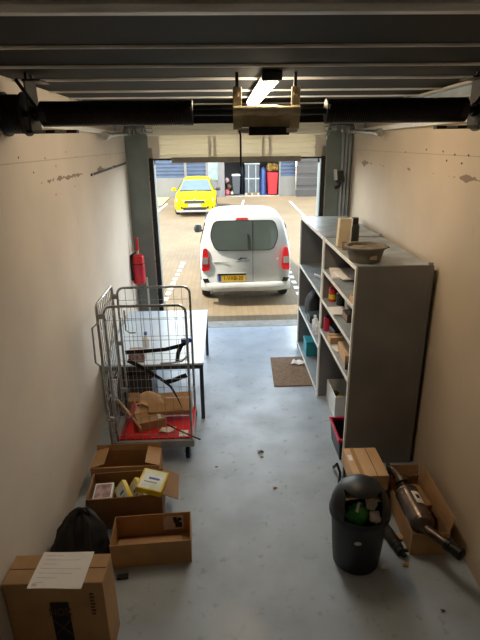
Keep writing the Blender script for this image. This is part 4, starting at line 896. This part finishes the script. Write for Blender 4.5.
# bumper with a ledge
def bring(x):
    c = abs(x)/.87; k = -.0 + .13*max(0, c-.75)/.25
    return [Vector((VX+x, VY+k+y, z)) for y, z in ((.10, .30), (.0, .29), (-.05, .31), (-.075, .37), (-.07, .43), (-.05, .46), (.02, .475), (.10, .475))]
b = MB(); b.loft([bring(x) for x in (-.875, -.84, -.78, -.6, -.3, 0, .3, .6, .78, .84, .875)]); b.build('bumper', M['bumper'], van, smooth=True)
for s in (-1, 1):
    m_ = MB(); m_.prism([VP(s*.70, .475, .004), VP(s*.80, .475, .004), VP(s*.84, .55, .004), VP(s*.73, .56, .004)], (0, .03, 0)); m_.build('corner_recess', M['rubber'], van)
b = rear_prism(rounded([(-.56, .475), (.02, .475), (.02, .655), (-.56, .655)], .03), .006); b.build('plate_recess', M['bumper'], van)
b = rear_prism([(-.53, .50), (-.01, .50), (-.01, .615), (-.53, .615)], .016); pl = b.build('number_plate', M['plateyellow'], van); L(pl, 'yellow number plate')
b = rear_prism([(-.53, .50), (-.48, .50), (-.48, .615), (-.53, .615)], .018); L(b.build('plate_band', M['plateblue'], pl), 'blue band of the plate')
text_mesh('plate_lettering', '1-VXB-20', .105, M['ink'], pl, Matrix.Translation(VP(-.245, .557, .018)) @ Matrix.Rotation(PI/2, 4, 'X'), .001, .92)
b = rear_prism([(-.54, .62), (0, .62), (0, .65), (-.54, .65)], .02, .02); b.build('plate_lamp_bar', M['rubber'], van)
b = rear_prism(rounded([(-.22, .87), (.06, .87), (.085, .93), (-.06, .94)], .02), .020, .02); L(b.build('door_handle', M['galv'], van, bevel=.004), 'bright rear door handle')
b = rear_prism([(-.16, .915), (.02, .915), (.03, .955), (-.10, .96)], .012); b.build('handle_recess', M['rubber'], van)
b = rear_prism([(-.62, .868), (-.36, .868), (-.36, .886), (-.62, .886)], .006); L(b.build('model_badge', M['bumper'], van), 'grey badge strip')
b = rear_prism([(.58, .90), (.63, .90), (.63, .93), (.58, .93)], .006); L(b.build('side_badge', M['bumper'], van), 'small grey badge')
for s in (-1, 1):
    for yw in (VY+.78, VY+3.45):
        x = VX+s*.80
        m_ = MB(); m_.lathe([(.0, -.095), (.20, -.095), (.295, -.085), (.315, -.06), (.315, .06), (.295, .085), (.20, .095), (0, .095)], (x, yw, .313), 36, Matrix.Rotation(PI/2, 4, 'Y')); w = m_.build('wheel', M['tyre'], van, smooth=True)
        m_ = MB(); m_.lathe([(0, .0), (.19, .0), (.2, .02), (.12, .03), (0, .025)], (x+s*.088, yw, .313), 20, Matrix.Rotation(s*PI/2, 4, 'Y')); m_.build('hub_cap', M['hub'], w, smooth=True)
    # mirrors, side glass
    m_ = MB(); m_.lathe([(0, -.10), (.07, -.09), (.095, -.03), (.095, .03), (.07, .09), (0, .10)], (VX+s*1.03, VY+2.75, 1.08), 14, sx=1, sy=.6); m_.box((VX+s*.95, VY+2.75, 1.03), (.12, .05, .05)); L(m_.build('wing_mirror', M['black'], van, smooth=True), 'black wing mirror')
    for ya, yb in ((VY+.5, VY+1.2), (VY+1.3, VY+2.2)):
        m_ = MB(); zz = [(1.16, .874), (1.55, .772)]; m_.prism([(VX+s*zz[0][1], ya, zz[0][0]), (VX+s*zz[0][1], yb, zz[0][0]), (VX+s*zz[1][1], yb-.1, zz[1][0]), (VX+s*zz[1][1], ya+.05, zz[1][0])], (s*.012, 0, .003)); m_.build('side_window', M['carglass'], van)
b = MB(); b.prism([(VX-.66, VY+2.95, 1.17), (VX+.66, VY+2.95, 1.17), (VX+.56, VY+2.28, 1.60), (VX-.56, VY+2.28, 1.60)], (0, .012, .014)); b.build('windscreen', M['carglass'], van)

# ---- yellow estate car facing us
CX, CY = -1.22, 21.7
car = thing('car', 'bright yellow car facing the camera, parked before the white plinth', 'car', (CX, CY+2.3, 0))
def cring(y, hw, zb, zs, zt, hwt, crown=.03):
    h_ = [(hw*.86, zb), (hw*.97, zb+.06), (hw, (zb+zs)*.5), (hw*.985, zs-.05), (hw*.95, zs), ((hw*.95+hwt)*.5, (zs+zt)*.5), (hwt, zt-.03), (hwt*.86, zt), (hwt*.5, zt+crown*.7), (0, zt+crown)]
    return [Vector((CX+x, y, z)) for x, z in h_] + [Vector((CX-x, y, z)) for x, z in h_[-2::-1]]
b = MB()
b.loft([cring(CY, .70, .26, .56, .62, .55, .01), cring(CY+.06, .80, .21, .60, .68, .66, .01), cring(CY+.22, .88, .19, .66, .76, .74, .02), cring(CY+.6, .915, .18, .72, .86, .76, .03), cring(CY+1.15, .92, .18, .82, .95, .78, .03),
        cring(CY+1.32, .92, .18, .90, .985, .78, .03), cring(CY+2.0, .92, .18, .93, 1.40, .60, .03), cring(CY+2.35, .92, .18, .94, 1.47, .60, .03), cring(CY+3.3, .92, .18, .95, 1.49, .60, .03), cring(CY+4.2, .91, .18, .95, 1.44, .58, .03), cring(CY+4.65, .86, .22, .92, 1.1, .62, .02), cring(CY+4.75, .78, .3, .8, .9, .62, .01)])
b.build('body', M['carpaint'], car, smooth=True, ang=50)
b = MB(); b.prism([(CX-.73, CY+1.30, .995), (CX+.73, CY+1.30, .995), (CX+.57, CY+1.97, 1.405), (CX-.57, CY+1.97, 1.405)], (0, -.022, .036)); L(b.build('windscreen', M['windscreen'], car, bevel=.01), 'pale reflecting windscreen')
for s in (-1, 1):
    m_ = MB(); m_.prism([(CX+s*.865, CY+1.6, .98), (CX+s*.865, CY+4.1, .98), (CX+s*.645, CY+3.9, 1.37), (CX+s*.645, CY+2.2, 1.37)], (s*.03, 0, .01)); m_.build('side_window', M['carglass'], car)
    m_ = MB(); m_.prism([(CX+s*.46, CY+.02, .60), (CX+s*.80, CY+.16, .62), (CX+s*.85, CY+.34, .735), (CX+s*.50, CY+.12, .70)], (0, -.035, .01)); m_.build('headlight', M['lightclear'], car, bevel=.008)
    m_ = MB(); m_.prism([(CX+s*.50, CY-.01, .34), (CX+s*.80, CY+.06, .35), (CX+s*.82, CY+.08, .45), (CX+s*.55, CY-.01, .43)], (0, -.02, 0)); m_.build('fog_lamp_grille', M['black'], car)
    m_ = MB(); m_.lathe([(0, -.08), (.10, -.06), (.12, 0), (.10, .06), (0, .08)], (CX+s*1.03, CY+1.72, 1.03), 14, sy=.6); m_.box((CX+s*.93, CY+1.72, 1.0), (.1, .05, .04)); m_.build('wing_mirror', M['carpaint'] if s < 0 else M['black'], car, smooth=True)
    for yw in (CY+.92, CY+3.72):
        m_ = MB(); m_.lathe([(0, -.10), (.2, -.10), (.30, -.09), (.32, -.06), (.32, .06), (.30, .09), (.2, .10), (0, .10)], (CX+s*.83, yw, .32), 32, Matrix.Rotation(PI/2, 4, 'Y')); w = m_.build('wheel', M['tyre'], car, smooth=True)
        m_ = MB(); m_.lathe([(0, 0), (.2, 0), (.21, .015), (.1, .03), (0, .02)], (CX+s*.925, yw, .32), 18, Matrix.Rotation(s*PI/2, 4, 'Y')); m_.build('hub_cap', M['hub'], w, smooth=True)
b = MB(); b.prism([(CX-.46, CY-.005, .58), (CX+.46, CY-.005, .58), (CX+.42, CY+.015, .70), (CX-.42, CY+.015, .70)], (0, -.03, 0)); gr = b.build('grille', M['black'], car, bevel=.006)
b = MB(); b.bx(CX-.43, CX+.43, CY-.045, CY-.02, .685, .71); b.build('chrome_trim', M['galv'], gr, bevel=.004)
b = MB(); b.bx(CX-.50, CX+.50, CY-.03, CY+.02, .27, .40); b.build('lower_intake', M['black'], car, bevel=.006)
b = MB(); b.bx(CX-.27, CX+.27, CY-.05, CY-.02, .43, .54); L(b.build('number_plate', M['white'], car, bevel=.003), 'pale number plate')
b = MB(); b.bx(CX-.80, CX+.80, CY-.055, CY+.10, .20, .285); L(b.build('lower_bumper', M['lightclear'], car, bevel=.015), 'pale lower bumper lip')
b = MB(); b.prism([(CX-.74, CY+1.22, .972), (CX+.74, CY+1.22, .972), (CX+.74, CY+1.31, .995), (CX-.74, CY+1.31, .995)], (0, -.01, .018)); b.build('cowl', M['black'], car)
b = MB(); b.lathe([(0, -.01), (.045, -.01), (.045, .01), (0, .01)], (CX, CY-.005, .735), 16, Matrix.Rotation(PI/2, 4, 'X')); b.build('bonnet_badge', M['hub'], car)

# ---- long low building across the yard
FY = 30.0
bd = thing('storage_building', 'low building with blue-grey cladding, white plinth and an open bay across the yard', 'building', (1, FY, 0))
def part(name, x0, x1, y0, y1, z0, z1, m_, lab=None, bevel=0):
    k = MB(); k.bx(x0, x1, y0, y1, z0, z1); o = k.build(name, m_, bd, bevel=bevel)
    if lab: L(o, lab)
    return o
part('plinth', -9, -2.22, FY, FY+.2, 0, 1.14, M['plinth'], 'white plinth on the left')
def ribbed(name, x0, x1, z0, z1, m_, pitch=.18, lab=None, y=FY):
    k = MB(); n = max(1, int((z1-z0)/pitch)); prof = [(y+.2, z0)]
    for i in range(n):
        a = z0+(z1-z0)*i/n; c = z0+(z1-z0)*(i+1)/n; prof += [(y, a), (y, a+(c-a)*.62), (y+.045, a+(c-a)*.74), (y+.045, c-.02)]
    prof += [(y+.2, z1)]
    k.prism([(x0, yy, zz) for yy, zz in prof], (x1-x0, 0, 0)); o = k.build(name, m_, bd)
    if lab: L(o, lab)
    return o
ribbed('cladding', -9, -2.22, 1.14, 4.6, M['cladding'], .2)
part('door_post', -2.22, -2.06, FY-.04, FY+.2, 0, 4.6, M['post'])
ribbed('side_door', -2.06, -.95, .04, 2.4, M['cladding'], .2); ribbed('cladding', -2.06, .0, 2.4, 4.6, M['cladding'], .2)
part('door_post', -.95, -.82, FY-.04, FY+.2, 0, 2.4, M['post'])
part('window_frame', -.84, -.20, FY-.03, FY+.15, .95, 2.4, M['post']); part('notice_window', -.80, -.24, FY-.045, FY-.025, 1.0, 2.35, M['notice'], 'pale green window with a notice')
part('wall_below_window', -.82, -.22, FY+.02, FY+.2, 0, .95, M['post'])
part('bay_post', -.22, .16, FY-.05, FY+.25, 0, 4.6, M['post'])
part('bay_lintel', .16, 3.42, FY, FY+.2, 2.25, 4.6, M['cladding'], 'cladding above the open bay')
part('lintel_trim', .16, 3.42, FY-.03, FY+.02, 2.17, 2.27, M['plinth'], 'pale trim along the top of the bay')
part('bay_wall', -.1, 3.7, FY+2.3, FY+2.5, 0, 3.2, M['bay'], 'grey rear wall of the bay'); part('bay_wall', -.1, .16, FY+.25, FY+2.3, 0, 3.2, M['bay']); part('bay_wall', 3.42, 3.7, FY+.2, FY+2.3, 0, 3.2, M['bay'])
part('bay_floor', .16, 3.42, FY, FY+2.3, -.002, .03, M['concrete'])
part('plinth', 3.42, 4.40, FY-.02, FY+.2, 0, 1.14, M['plinth'], 'white plinth right of the bay'); ribbed('cladding', 3.42, 4.40, 1.14, 4.6, M['cladding'], .2)
part('bay_post', 3.42, 3.50, FY-.05, FY+.0, 0, 2.3, M['plinth'])
ribbed('dark_wall', 4.40, 12, .0, 4.6, M['darkclad'], .6, 'grey-brown wall on the right', FY-.6)
part('roof', -9, 12, FY+.2, FY+9, 4.4, 4.6, M['post'])
part('wall_side', -9, -8.8, FY+.2, FY+9, 0, 4.4, M['bay'])
# things standing in the bay
def wheelie(name, label, x, y, w, d, h, body, lidm, group=None):
    o = thing(name, label, 'bin', (x, y, .03), 0, group)
    k = MB(); k.loft([[Vector((-w*.40, -d*.38, .06)), Vector((w*.40, -d*.38, .06)), Vector((w*.40, d*.40, .06)), Vector((-w*.40, d*.40, .06))], [Vector((-w/2, -d/2, h*.88)), Vector((w/2, -d/2, h*.88)), Vector((w/2, d/2, h*.88)), Vector((-w/2, d/2, h*.88))]]); k.build('bin_body', body, o, world=False, bevel=.03)
    k = MB(); k.box((0, 0, h*.91), (w*1.06, d*1.05, .07)); k.box((0, d*.5, h*.93), (w*.9, .06, .06)); k.build('lid', lidm, o, world=False, bevel=.02)
    for s in (-1, 1):
        k = MB(); k.lathe([(0, -.03), (.09, -.03), (.1, 0), (.09, .03), (0, .03)], (s*w*.38, d*.3, .10), 18, Matrix.Rotation(PI/2, 4, 'Y')); k.build('wheel', M['tyre'], o, world=False, smooth=True)
    return o
wheelie('wheelie_bin', 'red wheelie bin at the right end of the open bay', 3.06, FY+.45, .62, .72, 1.42, M['binred'], M['binred'])
wheelie('wheelie_bin', 'narrow grey wheelie bin with a pale lid at the left of the open bay', .86, FY+.7, .50, .6, 1.30, M['greycrate'], M['white'])
sc = thing('steel_container', 'tall grey steel container on a pallet in the middle of the bay', 'container', (1.84, FY+.75, .03))
k = MB(); k.bx(1.40, 2.27, FY+.35, FY+1.15, .17, 1.0); k.bx(1.41, 2.26, FY+.36, FY+1.14, 1.02, 1.85); k.build('container_body', M['steelgrey'], sc, bevel=.02)
k = MB(); k.bx(1.38, 2.29, FY+.33, FY+1.17, .98, 1.04); k.bx(1.38, 2.29, FY+.33, FY+1.17, 1.83, 1.90); k.build('rim', M['galv_dull'], sc, bevel=.008)
for x in (1.62, 2.05):
    k = MB(); k.bx(x-.02, x+.02, FY+.33, FY+.36, .2, 1.8); k.build('rib', M['galv_dull'], sc)
pa = thing('pallet', 'pale wooden pallet under the grey steel container', 'pallet', (1.84, FY+.75, .03))
for z in (.03, .145):
    for q in range(4):
        k = MB(); y = FY+.38+.25*q; k.bx(1.40, 2.28, y-.05, y+.05, z, z+.022); k.build('board', M['pallet'], pa)
for x in (1.47, 1.84, 2.21):
    k = MB(); k.bx(x-.05, x+.05, FY+.33, FY+1.18, .052, .145); k.build('block', M['pallet'], pa)
def tarp(name, label, x, y, w, d, h, m_, seed):
    k = MB()
    def f(u, v):
        a = 2*PI*u; r = 1-.35*v**4; n = 1+.10*noise.noise(Vector((3*math.cos(a)+seed, 3*math.sin(a), 2.5*v)))+.05*math.sin(9*a+seed)
        if v > .95: r = 0 if v > .999 else .4
        return Vector((x+w/2*r*n*math.cos(a), y+d/2*r*n*math.sin(a), .03+h*v))
    k.grid(f, 36, 16); return tag(k.build(name, m_, smooth=True, ang=70, origin=(x, y, .03)), label, 'tarpaulin')
tarp('covered_stack', 'blue wrapped bundle standing between the steel container and the red wheelie bin', 2.53, FY+.8, .42, .6, 1.65, M['bluebag'], 1)
tarp('covered_stack', 'dark tall wrapped bundle between the narrow bin and the steel container', 1.255, FY+1.35, .26, .5, 1.95, M['darkblue'], 5)
o = thing('garden_waste', 'yellow-brown garden waste heaped over the red wheelie bin', 'plant waste', (3.06, FY+.6, 1.36))
k = MB()
for i in range(160):
    c = Vector((3.06+random.uniform(-.3, .3), FY+.55+random.uniform(-.3, .3), 1.49+random.random()**1.3*.36)); s = random.uniform(.05, .11); a = random.uniform(0, PI); e = random.uniform(-.7, .7)
    u = Vector((math.cos(a), math.sin(a), math.sin(e)))*s; v = Vector((-math.sin(a)*.5, math.cos(a)*.5, math.cos(e)))*s*.7
    k.quad([c-u, c-v, c+u, c+v])
lf = k.build('leaves', M['leaf'], o); lf['kind'] = 'stuff'
for i, (x, z, s_, mm, lab) in enumerate(((.30, .20, .17, 'pinkwrap', 'pink and white bag on the ground at the left end of the bay'), (.42, .55, .15, 'brownink', 'dark bag stacked over the pink one at the left end of the bay'), (.30, .92, .14, 'pinkbox', 'reddish bundle topmost of the heap at the left end of the bay'), (.60, .17, .10, 'beige', 'pale sack at the foot of the narrow grey bin'))):
    k = MB(); k.grid(lambda u, v: Vector((x, FY+.55, z))+Vector((math.cos(2*PI*u)*math.sin(PI*v), math.sin(2*PI*u)*math.sin(PI*v), -math.cos(PI*v)*1.05))*s_*(1+.25*noise.noise(Vector((2*math.cos(2*PI*u)+i, 2*math.sin(2*PI*u), 3*v)))), 18, 10)
    tag(k.build('rubbish_bag', M[mm], smooth=True, ang=60, origin=(x, FY+.55, z-s_)), lab, 'bag', )

# ------------------------------------------------------------------ light
w = bpy.data.worlds.new('sky'); S.world = w; w.use_nodes = True; nt = w.node_tree
bgd = nt.nodes['Background']
tc = nt.nodes.new('ShaderNodeTexCoord'); sp = nt.nodes.new('ShaderNodeSeparateXYZ'); rp = nt.nodes.new('ShaderNodeValToRGB')
nt.links.new(tc.outputs['Generated'], sp.inputs[0]); nt.links.new(sp.outputs[2], rp.inputs[0]); nt.links.new(rp.outputs[0], bgd.inputs[0])
cr = rp.color_ramp   # bright summer haze low down, deeper blue overhead
cr.elements[0].position = 0; cr.elements[0].color = (.93, .98, 1, 1); cr.elements[1].position = 1; cr.elements[1].color = (.06, .10, .17, 1)
for p_, c_ in ((.34, (.90, .98, 1, 1)), (.62, (.34, .42, .52, 1))):
    e_ = cr.elements.new(p_); e_.color = c_
bgd.inputs[1].default_value = 4.3
sl = bpy.data.lights.new('sun', 'SUN'); sl.energy = 5.0; sl.angle = math.radians(.6); sl.color = (1, .92, .78)
so = bpy.data.objects.new('sun', sl); COL.objects.link(so)
so.rotation_euler = Vector((.78, .10, -1)).to_track_quat('-Z', 'Y').to_euler()

# ------------------------------------------------------------------ camera
F_PX = 483.9
pitch, yaw, roll = math.radians(20.014), math.radians(1.866), math.radians(-.706)
Fw = Vector((math.sin(yaw)*math.cos(pitch), math.cos(yaw)*math.cos(pitch), -math.sin(pitch)))
Rt = Vector((math.cos(yaw), -math.sin(yaw), 0)); Up = Rt.cross(Fw)
R2 = Rt*math.cos(roll)+Up*math.sin(roll); U2 = -Rt*math.sin(roll)+Up*math.cos(roll)
cam = bpy.data.cameras.new('camera'); co = bpy.data.objects.new('camera', cam); COL.objects.link(co)
cam.sensor_fit = 'VERTICAL'; cam.sensor_height = 36; cam.lens = F_PX*36/640; cam.clip_start = .05; cam.clip_end = 300
mw = Matrix((R2, U2, -Fw)).transposed().to_4x4(); mw.translation = (0, 0, 3.0); co.matrix_world = mw
S.camera = co
S.view_settings.view_transform = 'Standard'; S.view_settings.look = 'None'; S.view_settings.exposure = 1.2; S.view_settings.gamma = 1
S.view_settings.use_curve_mapping = False
S.cycles.max_bounces = 10; S.cycles.diffuse_bounces = 7; S.cycles.use_denoising = True
